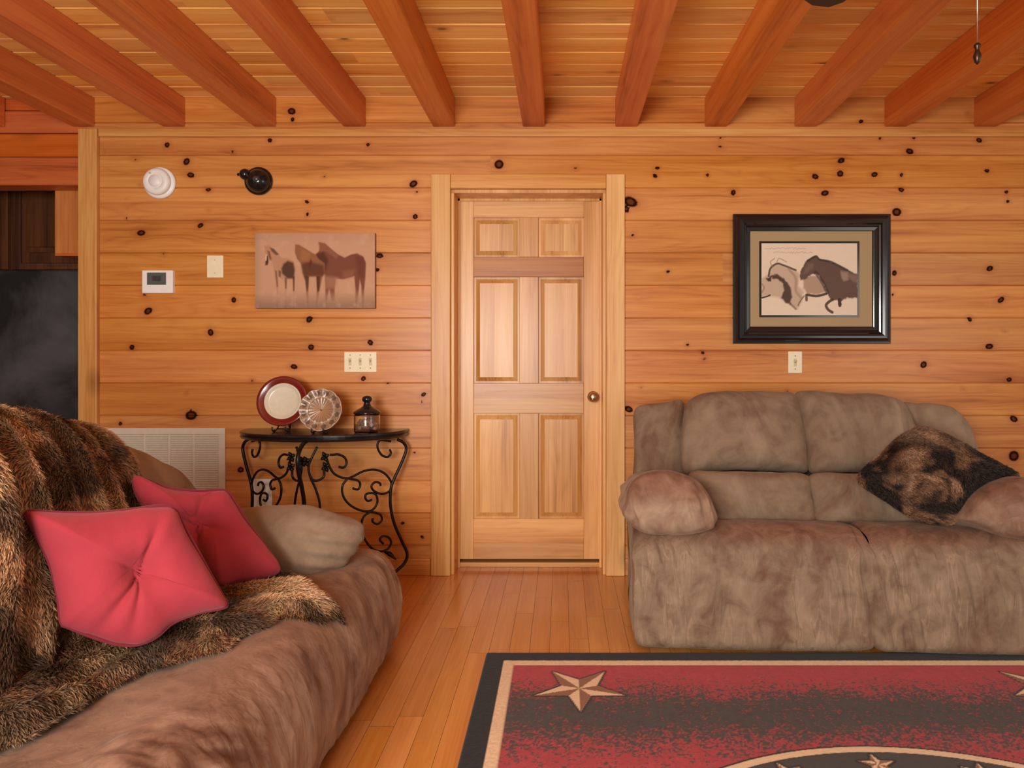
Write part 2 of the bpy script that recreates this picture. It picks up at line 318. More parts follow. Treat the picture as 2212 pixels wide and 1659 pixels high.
def wallmesh(name, x0, x1, y, mat, hole=None, z0=0., dx=.012, parent=None):
    xs = np.arange(x0, x1 + dx, dx); xs[-1] = x1
    if hole: xs = np.sort(np.r_[xs, hole[0], hole[1]])
    zz = zs[zs >= z0]; zz = np.r_[z0, zz[zz > z0 + 1e-4]]
    X, Z = np.meshgrid(xs, zz, indexing='ij'); gd = np.min(np.abs(Z[..., None] - edges), -1)
    Y = y + .009 * (1 - np.clip(gd / .004, 0, 1)); V = np.stack([X, Y, Z], -1).reshape(-1, 3)
    xm = (xs[:-1] + xs[1:]) / 2; zm = (zz[:-1] + zz[1:]) / 2; XM, ZM = np.meshgrid(xm, zm, indexing='ij'); keep = np.ones(XM.shape, bool)
    if hole: keep &= ~((XM > hole[0]) & (XM < hole[1]) & (ZM < OZ))
    board = np.searchsorted(edges, ZM); seed = np.array([rng.random() for _ in range(80)])
    jx = np.array([[9, .9], [9, 9], [9, 9], [-.4, 9], [9, 9]])[board % 5]; part = (XM > jx[..., 0]).astype(int) + (XM > jx[..., 1]).astype(int)
    bid = seed[(board * 3 + part) % 80]; kd, kw = knot_fields(X, Z)
    f = gridfaces(len(xs), len(zz), keep)
    o = npmesh(name, V, f, mat, parent, False, {'bid': ('FACE', bid.ravel()[keep.ravel()]), 'kd': ('POINT', kd.ravel()), 'kw': ('POINT', kw.ravel())})
    return o
w = wallmesh('wall_back', WX(190), XR, D, M['wall'], (OX0, OX1)); tag(w, kind='structure')
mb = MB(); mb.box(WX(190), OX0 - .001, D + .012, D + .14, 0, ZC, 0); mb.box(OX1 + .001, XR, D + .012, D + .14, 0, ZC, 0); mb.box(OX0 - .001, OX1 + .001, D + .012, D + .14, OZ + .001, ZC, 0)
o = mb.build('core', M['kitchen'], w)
# header over the kitchen opening: stacked timbers
hz = [WZ(400), WZ(338), WZ(287), WZ(238), ZC]
mb = MB()
for i in range(4): mb.box(XL, WX(190) - .001, D + .005 + .004 * (i % 2), D + .14, hz[i] + .002, hz[i + 1] - .002, .006, .13 + .21 * i)
tag(mb.build('wall_header', M['header']), kind='structure')
# floor planks
mb = MB(); x = XL; k = 0
while x < XR:
    y = -1.6 - rng.random() * .9
    while y < 6.2:
        L = .7 + rng.random() * .6; a, b = max(y, -1.6), min(y + L, 6.2)
        if b > a: mb.add([(x + .0006, a + .0006, 0), (x + .0825, a + .0006, 0), (x + .0825, b - .0006, 0), (x + .0006, b - .0006, 0)], [(0, 1, 2, 3)], float(rng.random()))
        y += L
    x += .083; k += 1
fl = mb.build('floor', M['floor']); tag(fl, kind='structure')
mb = MB(); mb.box(XL, XR, -1.6, 6.2, -.06, -.002, 0); mb.build('subfloor', M['shadowgap'], fl)
# ceiling planks (run across the beams)
mb = MB(); y = D + .12 - .14 * 34; i = 0
while y < 6.2:
    for (xa, xb) in ((XL, -2.1), (-2.1, .35), (.35, XR)):
        off = (i % 3) * .55; xa2 = xa if xa == XL else xa + off; xb2 = xb if xb == XR else xb + off
        mb.add([(xa2, y, ZC + .008), (xa2, y + .006, ZC), (xa2, y + .132, ZC), (xa2, y + .14, ZC + .008), (xb2, y, ZC + .008), (xb2, y + .006, ZC), (xb2, y + .132, ZC), (xb2, y + .14, ZC + .008)],
               [(0, 1, 5, 4), (1, 2, 6, 5), (2, 3, 7, 6)], float(rng.random()))
    y += .14; i += 1
ce = mb.build('ceiling', M['ceil']); tag(ce, kind='structure')
mb = MB(); mb.box(XL, XR, -1.0, 6.2, ZC + .0085, ZC + .08, 0); mb.build('deck', M['shadowgap'], ce)
# beams
BT = [(11, 'red-brown ceiling beam cut by the left edge of the picture above the black refrigerator'), (205, 'ceiling beam whose end rests right over the pale corner post'), (400, 'ceiling beam ending above the white round smoke detector'),
      (597, 'ceiling beam ending above the black dome camera, next to a knotty patch of wall'), (790, 'ceiling beam ending above the right end of the unframed horse canvas'), (983, 'ceiling beam ending just left of the top of the door frame'),
      (1177, 'slim-looking ceiling beam ending above the middle of the door'), (1377, 'ceiling beam ending just right of the top of the door frame'), (1570, 'ceiling beam ending on the wall left of the black framed picture'),
      (1764, 'ceiling beam ending above the middle of the black framed picture'), (1958, 'ceiling beam ending right of the black framed picture, crossed by the hanging pull chain'), (2152, 'ceiling beam in the upper right corner, cut by the picture edge')]
for i, (px, lab) in enumerate(BT):
    xr = WX(px); mb = MB(); mb.box(xr - .124, xr, -.9, D + .003, 2.498, ZC + .0, .006, i * .37 % 1)
    o = mb.build('ceiling_beam', M['beam']); tag(o, lab, 'ceiling beam', 'exposed ceiling beams')
# trims
mb = MB(); mb.box(WX(217), XR, D - .022, D + .006, WZ(297), WZ(280), .004, .3); tag(mb.build('trim_1', M['trimh']), kind='structure')
mb = MB(); mb.box(WX(176), WX(216), D - .03, D + .15, 0, WZ(281), .004, .7); tag(mb.build('trim_2', M['trimv']), kind='structure')
for nm, a, b in (('trim_3', 932, 974), ('trim_4', 1309, 1349)):
    mb = MB(); mb.box(WX(a), WX(b), D - .024, D + .005, 0, WZ(378 if nm == 'trim_4' else 378), .005, .2 if a < 1000 else .55); tag(mb.build(nm, M['trimv']), kind='structure')
mb = MB(); mb.box(WX(974) + .0005, WX(1309) - .0005, D - .022, D + .005, OZ, WZ(378), .005, .45); tag(mb.build('trim_5', M['trimh']), kind='structure')
mb = MB(); mb.box(WX(217), WX(931), D - .016, D + .004, 0, WZ(1206), .005, .6); tag(mb.build('baseboard_left', M['trimh']), kind='structure')
mb = MB(); mb.box(WX(1350), XR, D - .016, D + .004, 0, WZ(1206), .005, .8); tag(mb.build('baseboard_right', M['trimh']), kind='structure')
# --- door
DY = 4.05; DK = F / DY
def DX(px): return (px - VX) / DK
def DZ(py): return H - (py - VY) / DK
dr = root('door_1', (DX(1142), DY, 0), kind='structure')
mb = MB()
mb.box(OX0 + .0, OX0 + .018, D + .004, DY + .08, 0, OZ - .02, .002, .4); mb.box(OX1 - .018, OX1, D + .004, DY + .08, 0, OZ - .02, .002, .5); mb.box(OX0, OX1, D + .004, DY + .08, OZ - .02, OZ, .002, .9)
mb.box(OX0 + .018, OX0 + .03, DY - .014, DY - .002, 0, OZ - .02, .001, .1); mb.box(OX1 - .03, OX1 - .018, DY - .014, DY - .002, 0, OZ - .02, .001, .15); mb.box(OX0 + .018, OX1 - .018, DY - .014, DY - .002, OZ - .034, OZ - .02, .001, .2)
mb.build('door_jamb', M['trimv'], dr)
mb = MB(); mb.box(OX0 + .02, OX1 - .02, DY - .004, DY + .1, .0, .026, .003, .2); mb.build('threshold', M['doorh'], dr)
mb = MB(); mb.box(OX0, OX1, DY + .09, DY + .1, 0, OZ, 0); mb.build('dark_backing', M['shadowgap'], dr)  # near-black sheet stands for the unlit void behind the door
sx0, sx1, sz0, sz1 = OX0 + .021, OX1 - .021, DZ(1208), OZ - .023
def slabbox(m, a, b, t, c, bid, y0=0., bev=.0025): m.box(a, b, DY + y0, DY + .036, c, t, bev, bid)
st = MB()
xa, xb, xc, xd = DX(1023), DX(1122), DX(1163), DX(1261)
slabbox(st, sx0, xa, sz1, sz0, .12); slabbox(st, xd, sx1, sz1, sz0, .83)
slabbox(st, xb, xc, DZ(470), DZ(555), .31); slabbox(st, xb, xc, DZ(598), DZ(828), .52); slabbox(st, xb, xc, DZ(893), DZ(1121), .93)
st.build('stile', M['doorv'], dr)
for (a, b, bid) in ((sz1, DZ(470), .21), (DZ(555), DZ(598), .66), (DZ(828), DZ(893), .37), (DZ(1121), DZ(1173), .05), (DZ(1173), sz0, .48)):
    m = MB(); slabbox(m, xa, xd, a, b, bid); m.build('rail', M['doorh'] if bid != .66 else wood('door pine rail brown', 'x', lin(206, 138, 76), lin(178, 108, 54), lin(146, 80, 36), .1, .35), dr)
for (x0_, x1_) in ((xa, xb), (xc, xd)):
    for (t, c) in ((470, 555), (598, 828), (893, 1121)):
        z1_, z0_ = DZ(t), DZ(c); m = MB(); bid = rng.random()
        V = []
        for (ins, y) in ((0, .022), (.006, .024), (.012, .020), (.034, .008), (.036, .007)):
            V += [(x0_ + ins, DY + y, z0_ + ins), (x1_ - ins, DY + y, z0_ + ins), (x1_ - ins, DY + y, z1_ - ins), (x0_ + ins, DY + y, z1_ - ins)]
        fs = [(k * 4 + j, k * 4 + (j + 1) % 4, k * 4 + 4 + (j + 1) % 4, k * 4 + 4 + j) for k in range(4) for j in range(4)]
        m.add(V, fs, bid)
        wq = (x1_ - x0_ - .072); cuts = [0, .34 + .3 * rng.random(), 1] 
        for q in range(2):
            xa_, xb_ = x0_ + .036 + wq * cuts[q], x0_ + .036 + wq * cuts[q + 1]
            m.add([(xa_, DY + .007, z0_ + .036), (xb_, DY + .007, z0_ + .036), (xb_, DY + .007, z1_ - .036), (xa_, DY + .007, z1_ - .036)], [(0, 1, 2, 3)], bid * .5 + q * .37)
        m.box(x0_, x1_, DY + .02, DY + .03, z0_, z1_, 0, bid)
        m.build('panel', M['doorv'], dr)
c = (DX(1281), DY, DZ(857)); mb = MB()
mb.lathe([(.001, .0), (.033, 0), (.033, .004), (.028, .008), (.013, .012), (.012, .034), (.018, .040), (.0265, .050), (.029, .060), (.026, .070), (.016, .077), (.001, .078)], c, (0, -1, 0)); o = mb.build('door_knob', M['knob'], dr); o['label'] = 'round brushed nickel knob'
# ================================================================== KITCHEN BEYOND THE OPENING
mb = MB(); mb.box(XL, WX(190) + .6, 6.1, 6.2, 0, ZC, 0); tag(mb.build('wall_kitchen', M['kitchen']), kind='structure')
fr = root('refrigerator', (-3.25, 4.45, 0), 'black refrigerator standing behind the pale corner post', 'refrigerator')
ft = 1.205 + 192 / F * 4.1
mb = MB(); mb.box(-3.72, -2.79, 4.1, 4.82, .03, ft, .012, seg=3); mb.build('cabinet_body', M['fridge'], fr)
mb = MB(); mb.box(-3.70, -2.81, 4.14, 4.8, 0, .03, 0); mb.build('kick_plate', M['shadowgap'], fr)
cb = root('kitchen_cabinet', (-3.5, 4.6, 1.80), 'shaded two-door wall cabinet above the refrigerator', 'cabinet')
mb = MB(); mb.box(-4.1, -2.72, 4.38, 4.85, 1.75, 2.50, .003, .2); mb.build('body', M['shadedwood'], cb)
for (a, b) in ((-4.05, -3.455), (-3.435, -2.76)):
    m = MB(); m.box(a, a + .06, 4.355, 4.379, 1.76, 2.44, .003, rng.random()); m.box(b - .06, b, 4.355, 4.379, 1.76, 2.44, .003, rng.random()); m.box(a + .06, b - .06, 4.355, 4.379, 1.76, 1.80, .003, .5); m.box(a + .06, b - .06, 4.355, 4.379, 2.38, 2.44, .003, .1)
    m.box(a + .06, b - .06, 4.368, 4.379, 1.80, 2.38, 0, .8); m.box(a + .09, b - .09, 4.360, 4.37, 1.80, 1.87, .006, .9); m.box(a + .09, b - .09, 4.360, 4.37, 1.90, 2.34, .006, .3); m.build('cabinet_door', M['shadedwood'], cb)
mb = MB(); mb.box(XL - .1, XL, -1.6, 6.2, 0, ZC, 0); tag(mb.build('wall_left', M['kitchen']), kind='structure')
q = root('cupboard', (-2.8, 4.1, 1.8), 'small plain pine cupboard box hung beside the corner post', 'cabinet')
mb = MB(); mb.box(P(117, 0, 4.04)[0], WX(190) - .02, 4.045, 4.33, WZ(547) + .01, 2.19, .003, .3); mb.build('cupboard_box', wood('cupboard pine', 'z', lin(222, 136, 78), lin(200, 112, 58), lin(160, 78, 36), .1, .4, 3.0), q)
mb = MB(); mb.box(P(117, 0, 4.04)[0] + .004, WX(190) - .02, 4.041, 4.0455, WZ(547) + .006, WZ(547) + .022, .001, .3); mb.build('bottom_edge', M['header'], q)

# ================================================================== ON THE WALL
def disc_prof(r, h, e=.006): return [(.001, h), (r * .72, h), (r * .74, h - .002), (r * .80, h - .002), (r * .82, h - e * .3), (r - e, h - e * .5), (r, h - e * 1.6), (r, 0), (.001, 0)]
c = (WX(347), D - .001, WZ(396))
r = root('smoke_detector', c, 'round white smoke detector high on the wall beside the corner post', 'smoke detector')
mb = MB(); mb.lathe([(.001, 0), (.088, 0), (.088, .012), (.080, .018), (.001, .018)][::1], c, (0, -1, 0)); mb.build('mounting_base', M['white'], r)
mb = MB(); mb.lathe([(.001, .018), (.074, .018), (.074, .034), (.066, .046), (.040, .049), (.039, .0475), (.036, .0475), (.035, .050), (.001, .050)], (c[0] - .004, c[1], c[2] + .002), (0, -1, 0)); cov = mb.build('cover', M['white'], r)
mb = MB(); mb.lathe([(.001, 0), (.006, 0), (.006, .003), (.001, .003)], (c[0] - .03, c[1] - .047, c[2] + .045), (0, -1, 0), 12); mb.build('indicator', M['creamd'], cov)
c = (WX(560), D - .001, WZ(392)); r = root('wall_camera', c, 'glossy black dome camera with a side knob high on the wall above the canvas', 'camera')
mb = MB(); mb.lathe([(.001, 0), (.078, 0), (.078, .012), (.070, .022), (.001, .024)], c, (0, -1, 0)); mb.build('mounting_base', M['domeb'], r)
mb = MB(); mb.lathe([(.066 * math.cos(a), .02 + .06 * math.sin(a)) for a in np.linspace(0, 1.55, 12)], (c[0] + .006, c[1], c[2] - .004), (0, -1, 0)); dome = mb.build('dome', M['domeb'], r)
mb = MB(); mb.lathe([(.001, 0), (.014, .001), (.016, .006), (.001, .008)], (c[0] + .016, c[1] - .077, c[2] - .006), (0, -1, 0), 20); o = mb.build('lens', M['lens'], dome)
mb = MB(); mb.lathe([(.03 * math.sin(a) + .001, .035 - .03 * math.cos(a)) for a in np.linspace(0, 3.14, 12)], (c[0] - .062, c[1], c[2] + .03), (0, -1, 0), 20); mb.tube([(c[0] - .08, D - .03, c[2] + .035), (c[0] - .107, D - .03, c[2] + .03)], .008, 8, sub=0); mb.build('side_knob', M['domeb'], r)
def plate(name, x0, x1, y0, y1, lab, cat, mat='cream', th=.006):
    r = root(name, (WX((x0 + x1) / 2), D, WZ((y0 + y1) / 2)), lab, cat); mb = MB(); mb.box(WX(x0), WX(x1), D - th - .001, D + .0015, WZ(y1), WZ(y0), .003, seg=3); mb.build('cover_plate', M[mat], r); return r
r = plate('thermostat', 312, 378, 585, 634, 'white thermostat with grey display below the smoke detector', 'thermostat', 'white', .022)
mb = MB(); mb.box(WX(323), WX(364), D - .025, D - .022, WZ(616), WZ(590), .001); disp = mb.build('display', M['lcd'], r)
mb = MB(); mb.box(WX(334), WX(353), D - .0253, D - .0252, WZ(608), WZ(597), 0); mb.build('digits', M['fridge'], disp)
r = plate('blank_wall_plate', 448, 483, 552, 600, 'cream blank cover plate left of the unframed horse canvas', 'wall plate')
for q_ in (562, 590): mb = MB(); mb.lathe([(.001, 0), (.0035, 0), (.003, .0015), (.001, .002)], (WX(465.5), D - .007, WZ(q_)), (0, -1, 0), 10); mb.build('screw', M['creamd'], r)
def toggle(r, px, py):
    mb = MB(); mb.box(WX(px - 3.2), WX(px + 3.2), D - .0085, D - .0065, WZ(py + 8), WZ(py - 8), .001); x, z = WX(px), WZ(py)
    mb.tube([(x, D - .008, z), (x, D - .022, z + .008)], .004, 6, sub=0); mb.build('toggle', M['creamd'], r)
    for q_ in (py - 14, py + 14): mb = MB(); mb.lathe([(.001, 0), (.0035, 0), (.003, .0015), (.001, .002)], (x, D - .007, WZ(q_)), (0, -1, 0), 10); mb.build('screw', M['grilled'], r)
r = plate('switch_plate', 744, 814, 760, 804, 'wide cream light switch plate with three toggles above the console table', 'light switch')
for px in (757, 779, 801): toggle(r, px, 781)
r = plate('switch_plate', 1702, 1732, 759, 806, 'narrow cream single switch plate below the black framed picture', 'light switch'); toggle(r, 1717, 783)
r = plate('outlet_plate', 547, 588, 1034, 1100, 'pale outlet plate low on the wall behind the console table legs', 'outlet', 'white')
for q_ in (1062, 1090): mb = MB(); mb.box(WX(560), WX(575), D - .009, D - .006, WZ(q_), WZ(q_ - 18), .003); mb.build('socket', M['creamd'], r)
# return air grille
gx0, gx1, gz0, gz1 = WX(232), WX(488), WZ(1092), WZ(924)
r = root('air_return_grille', ((gx0 + gx1) / 2, D, gz0), 'large pale metal air return grille low on the wall left of the console table', 'air vent')
mb = MB(); y0, y1 = D - .012, D - .0005; b = 14 / K
mb.box(gx0, gx1, y0, y1, gz1 - b, gz1, .002); mb.box(gx0, gx1, y0, y1, gz0, gz0 + b, .002); mb.box(gx0, gx0 + b, y0, y1, gz0 + b, gz1 - b, .002); mb.box(gx1 - b, gx1, y0, y1, gz0 + b, gz1 - b, .002); mb.build('frame', M['grille'], r)
mb = MB(); mb.box(gx0 + b, gx1 - b, D - .003, D - .001, gz0 + b, gz1 - b, 0); mb.build('duct', M['grilled'], r)
for px in (315, 368, 421):
    mb = MB(); mb.box(WX(px) - .006, WX(px) + .006, D - .0125, D - .003, gz0 + b, gz1 - b, .001); mb.build('divider', M['grille'], r)
mb = MB(); z = gz0 + b + .004
while z < gz1 - b - .004:
    mb.add([(gx0 + b, D - .011, z - .004), (gx1 - b, D - .011, z - .004), (gx1 - b, D - .004, z + .006), (gx0 + b, D - .004, z + .006), (gx0 + b, D - .0105, z - .005), (gx1 - b, D - .0105, z - .005), (gx1 - b, D - .003, z + .005), (gx0 + b, D - .003, z + .005)], [(0, 1, 2, 3), (7, 6, 5, 4), (0, 4, 5, 1), (3, 2, 6, 7)]); z += .0125
mb.build('louvers', M['grille'], r)
# --- painted pictures
def inpoly(X, Y, poly):
    p = np.array(poly, float); n = len(p); ins = np.zeros(X.shape, bool); dm = np.full(X.shape, 1e9)
    for i in range(n):
        a, b = p[i], p[(i + 1) % n]
        cnd = (a[1] > Y) != (b[1] > Y); xi = (b[0] - a[0]) * (Y - a[1]) / ((b[1] - a[1]) or 1e-9) + a[0]; ins ^= cnd & (X < xi)
        d = b - a; L = (d * d).sum() or 1e-9; t = np.clip(((X - a[0]) * d[0] + (Y - a[1]) * d[1]) / L, 0, 1); dm = np.minimum(dm, np.hypot(X - a[0] - t * d[0], Y - a[1] - t * d[1]))
    return np.where(ins, -dm, dm)
def strokes(X, Y, pts, w):
    p = smooth_path([(a, b, 0) for a, b in pts], 6)[:, :2]; dm = np.full(X.shape, 1e9)
    for a, b in zip(p[:-1], p[1:]):
        d = b - a; L = (d * d).sum() or 1e-9; t = np.clip(((X - a[0]) * d[0] + (Y - a[1]) * d[1]) / L, 0, 1); dm = np.minimum(dm, np.hypot(X - a[0] - t * d[0], Y - a[1] - t * d[1]))
    return dm - w
def blend(C, a, col): return C * (1 - a[..., None]) + np.array(col) * a[..., None]
def picture(name, cx0, cx1, cy0, cy1, conv, y, fn, mat, parent, n=(260, 170)):
    X, Y = np.meshgrid(np.linspace(cx0, cx1, n[0]), np.linspace(cy0, cy1, n[1]), indexing='ij')
    C = fn(X, Y); px, py = conv(X, Y); V = np.stack([WX(px), np.full(px.shape, y), WZ(py)], -1).reshape(-1, 3)
    return npmesh(name, V, gridfaces(*n)[:, ::-1], mat, parent, False, None, np.clip(C.reshape(-1, 3), 0, 1))
def horses(X, Y):
    nz = fbm(np.stack([X, Y, X * 0], -1), .02, 4); C = np.zeros(X.shape + (3,)) + np.array(lin(204, 158, 126))
    C = blend(C, sstep(300, 170, Y) * .3, lin(170, 130, 100)); C = blend(C, sstep(620, 790, Y) * .75, lin(132, 104, 88)); C = blend(C, sstep(.5, .8, nz) * .3, lin(214, 176, 146))
    C = blend(C, sstep(360, 285, X) * .35, lin(150, 118, 96))
    def sh(poly, col, al=1., so=7, fade=True):
        nonlocal C
        d = inpoly(X, Y, poly); a = sstep(so, -so, d) * al
        if fade: a = a * (1 - .85 * sstep(600, 760, Y))
        C = blend(C, a, col)
    h3 = [(800,245),(850,255),(890,290),(950,340),(1010,370),(1060,345),(1110,335),(1160,360),(1182,410),(1178,520),(1168,640),(1168,745),(1148,745),(1145,600),(1132,550),(1125,640),(1112,745),(1096,745),(1098,640),(1088,520),(1000,545),(940,540),(930,600),(930,720),(905,720),(885,620),(868,720),(852,720),(855,600),(850,500),(800,480),(775,430),(772,350),(800,320),(810,290)]
    sh(h3, lin(128, 78, 58)); sh([(850,520),(960,530),(930,620),(860,620)], lin(176, 128, 98), .7, 20, False)
    sh([(800,245),(850,255),(890,290),(960,350),(940,380),(860,320),(810,330)], lin(152, 98, 70), .8, 10); sh([(780,340),(840,320),(880,390),(860,470),(800,480),(772,420)], lin(84, 48, 38), .8, 16)
    sh([(1090,350),(1160,370),(1178,430),(1170,540),(1120,520)], lin(110, 60, 48), .7, 16); sh([(1000,480),(1090,470),(1080,530),(990,545)], lin(160, 106, 78), .5, 20)
    h2 = [(610,262),(640,265),(690,295),(740,325),(775,345),(800,380),(850,420),(850,500),(832,520),(806,640),(792,745),(776,745),(786,640),(784,522),(722,522),(716,640),(722,745),(705,745),(692,560),(672,500),(657,420),(625,380),(608,330)]
    sh(h2, lin(150, 100, 66)); sh([(660,420),(720,400),(840,430),(850,500),(832,520),(720,522),(690,540),(670,490)], lin(96, 58, 40), .85, 18); sh([(735,380),(750,400),(735,450),(722,470),(722,420)], lin(110, 45, 30), .8, 8, False)
    sh([(688,520),(722,520),(716,640),(704,640)], lin(84, 50, 38), .8, 8); sh([(780,520),(812,520),(806,640),(788,650)], lin(84, 44, 34), .9, 8); sh([(660,300),(735,330),(715,400),(655,390)], lin(176, 118, 72), .6, 18)
    h1 = [(360,270),(380,278),(385,268),(405,272),(412,290),(440,300),(470,345),(500,370),(560,378),(598,400),(610,450),(606,560),(608,745),(592,745),(592,600),(588,545),(545,540),(542,640),(540,745),(526,745),(526,600),(515,540),(500,545),(476,520),(474,640),(472,745),(458,745),(460,620),(446,510),(430,430),(420,400),(400,385),(390,430),(366,432),(362,410),(375,360),(366,320)]
    sh(h1, lin(188, 140, 108), .85); sh([(515,420),(550,395),(595,410),(608,470),(600,540),(550,540),(505,500),(498,460)], lin(82, 56, 42), .95, 12); sh([(405,285),(440,300),(480,345),(455,350),(420,320)], lin(90, 56, 44), .8, 6)
    sh([(375,360),(388,350),(395,400),(388,430),(368,432)], lin(52, 36, 34), .9, 5); sh([(385,310),(405,320),(420,380),(408,395),(395,360)], lin(110, 72, 56), .8, 7); sh([(372,345),(382,345),(378,395),(368,395)], lin(226, 196, 170), .9, 4)
    sh([(476,470),(495,480),(492,530),(478,520)], lin(90, 60, 46), .8, 6); sh([(590,520),(607,520),(604,640),(594,640)], lin(96, 66, 50), .9, 5); sh([(446,470),(462,480),(472,600),(462,610)], lin(120, 84, 62), .8, 6); sh([(526,530),(545,530),(540,620),(530,620)], lin(110, 76, 58), .8, 6)
    for q in (465, 533, 600, 712, 783, 862, 1105, 1157): C = blend(C, sstep(9, 0, np.abs(X - q)) * sstep(740, 700, 1440 - Y) * .25, lin(120, 86, 70))
    return C
q = root('canvas_print', (WX(684), D, WZ(668)), 'unframed sepia canvas of three standing horses left of the door', 'picture')
conv4 = lambda X, Y: (480 + X / 3.771, 460 + Y / 3.771)
mb = MB(); x0, x1 = 480 + 285 / 3.771, 480 + 1255 / 3.771; y0, y1 = 460 + 170 / 3.771, 460 + 780 / 3.771
mb.box(WX(x0), WX(x1), D - .028, D + .0015, WZ(y1), WZ(y0), .001); mb.build('stretcher', plain('canvas edge', lin(160, 116, 88), .8), q)
picture('printed_face', 286, 1254, 171, 779, conv4, D - .0286, horses, M['canvas'], q)
def running(X, Y):
    nz = fbm(np.stack([X, Y, X * 0], -1), .03, 4); C = np.zeros(X.shape + (3,)) + np.array(lin(236, 216, 192)); C = blend(C, nz * .25, lin(224, 196, 168))
    def sh(poly, col, al=1., so=6):
        nonlocal C
        wob = (fbm(np.stack([X, Y, X * 0 + 5], -1), .05, 3) - .5) * 22; C = blend(C, sstep(so, -so, inpoly(X, Y, poly) + wob) * al, col)
    def li(p, w, col, al=1., so=4):
        nonlocal C
        C = blend(C, sstep(so, -so * .3, strokes(X, Y, p, w)) * al, col)
    sh([(410,640),(470,600),(490,540),(540,515),(600,535),(700,575),(728,600),(722,700),(765,760),(745,850),(715,905),(670,880),(600,830),(540,800),(470,790),(410,800)], lin(190, 160, 134), .75, 16)
    sh([(760,650),(820,615),(890,620),(940,700),(968,748),(900,775),(800,775),(765,720)], lin(172, 140, 112), .9, 12)
    sh([(500,615),(545,600),(600,640),(648,700),(668,790),(655,865),(612,850),(578,805),(600,740),(588,680),(550,645),(505,640)], lin(70, 50, 42), .95, 9)
    li([(470,620),(485,555),(540,515),(600,530),(700,570)], 7, lin(70, 48, 40), .9); li([(500,540),(485,500),(520,470)], 3, lin(150, 120, 96), .7); li([(540,500),(560,470),(620,500)], 3, lin(150, 120, 96), .6)
    li([(560,640),(500,620),(470,650)], 7, lin(84, 58, 48), .9); sh([(450,640),(490,635),(490,665),(458,668)], lin(60, 34, 32), .9, 6); li([(412,805),(450,795),(482,782)], 5, lin(40, 28, 24), .95)
    li([(640,560),(700,640),(700,740),(740,800)], 8, lin(160, 130, 106), .6, 9); li([(720,870),(740,830),(770,790)], 4, lin(90, 66, 54), .8); li([(650,850),(700,900)], 6, lin(120, 92, 76), .7, 8); li([(410,760),(430,720),(415,690)], 5, lin(140, 108, 88), .6, 7)
    sh([(738,600),(750,555),(790,490),(870,450),(900,475),(980,495),(1060,530),(1150,575),(1195,592),(1224,600),(1224,800),(1100,812),(1085,872),(1062,870),(1055,822),(1010,832),(985,790),(960,740),(930,680),(900,620),(868,600),(820,615),(770,652),(745,655),(735,625)], lin(92, 66, 54), .97, 6)
    sh([(1085,580),(1140,590),(1150,650),(1110,660),(1085,620)], lin(176, 146, 124), .7, 14); sh([(1150,600),(1224,610),(1224,680),(1160,650)], lin(140, 112, 94), .8, 16); sh([(800,520),(850,510),(850,560),(790,600),(760,600)], lin(126, 100, 86), .7, 12)
    sh([(1090,700),(1224,720),(1224,800),(1100,810)], lin(104, 76, 62), .8, 16); li([(800,490),(870,452),(905,480),(1000,500),(1140,570)], 7, lin(52, 36, 32), .9, 6); li([(870,590),(920,660),(970,760)], 12, lin(66, 46, 40), .8, 10)
    li([(1010,820),(975,845),(958,870),(975,905),(1010,928)], 10, lin(74, 52, 44), .95, 5); li([(800,780),(880,790),(960,770)], 9, lin(66, 44, 38), .95, 5); li([(790,780),(792,825)], 9, lin(80, 54, 44), .9, 5); li([(1070,820),(1075,870)], 12, lin(70, 48, 40), .95, 5)
    rr = random.Random(5)
    for (xa, xb, yy) in ((440, 800, 384), (510, 850, 420)):
        x = xa; p = []
        while x < xb: p.append((x, yy + rr.uniform(-7, 7))); x += 9
        li(p, .8, lin(170, 140, 118), .75, 3)
    return C
q = root('framed_picture', (WX(1751), D, WZ(742)), 'black framed sepia picture of two running horses above the loveseat', 'picture')
def ring_frame(name, prof, ox0, ox1, oz0, oz1, mat, parent):
    V = []; m = MB()
    for ins, y in prof: V += [(ox0 + ins, D - y, oz0 + ins), (ox1 - ins, D - y, oz0 + ins), (ox1 - ins, D - y, oz1 - ins), (ox0 + ins, D - y, oz1 - ins)]
    m.add(V, [(k * 4 + j, k * 4 + (j + 1) % 4, k * 4 + 4 + (j + 1) % 4, k * 4 + 4 + j) for k in range(len(prof) - 1) for j in range(4)]); return m.build(name, mat, parent)
fx0, fx1, fz0, fz1 = WX(1582), WX(1920), WZ(742.5), WZ(464)
ring_frame('frame', [(0, .001), (0, .022), (.003, .026), (.012, .027), (.020, .040), (.030, .047), (.042, .048), (.054, .043), (.060, .034), (.064, .032), (.068, .030), (.074, .024), (.090, .020), (.0945, .018), (.0945, .006)], fx0, fx1, fz0, fz1, M['frame'], q)
mb = MB(); mb.box(WX(1617), WX(1882), D - .012, D - .004, WZ(710), WZ(496), 0); mb.build('mat_board', M['matb'], q)
ring_frame('inner_fillet', [(0, .012), (0, .0155), (.0115, .0155), (.0115, .012)], WX(1638.7), WX(1854), WZ(685.6), WZ(522), M['frame'], q)
picture('printed_sheet', 408, 1224, 340, 955, lambda X, Y: (1540 + X / 3.95, 440 + Y / 3.95), D - .0135, running, M['print'], q, (240, 190))
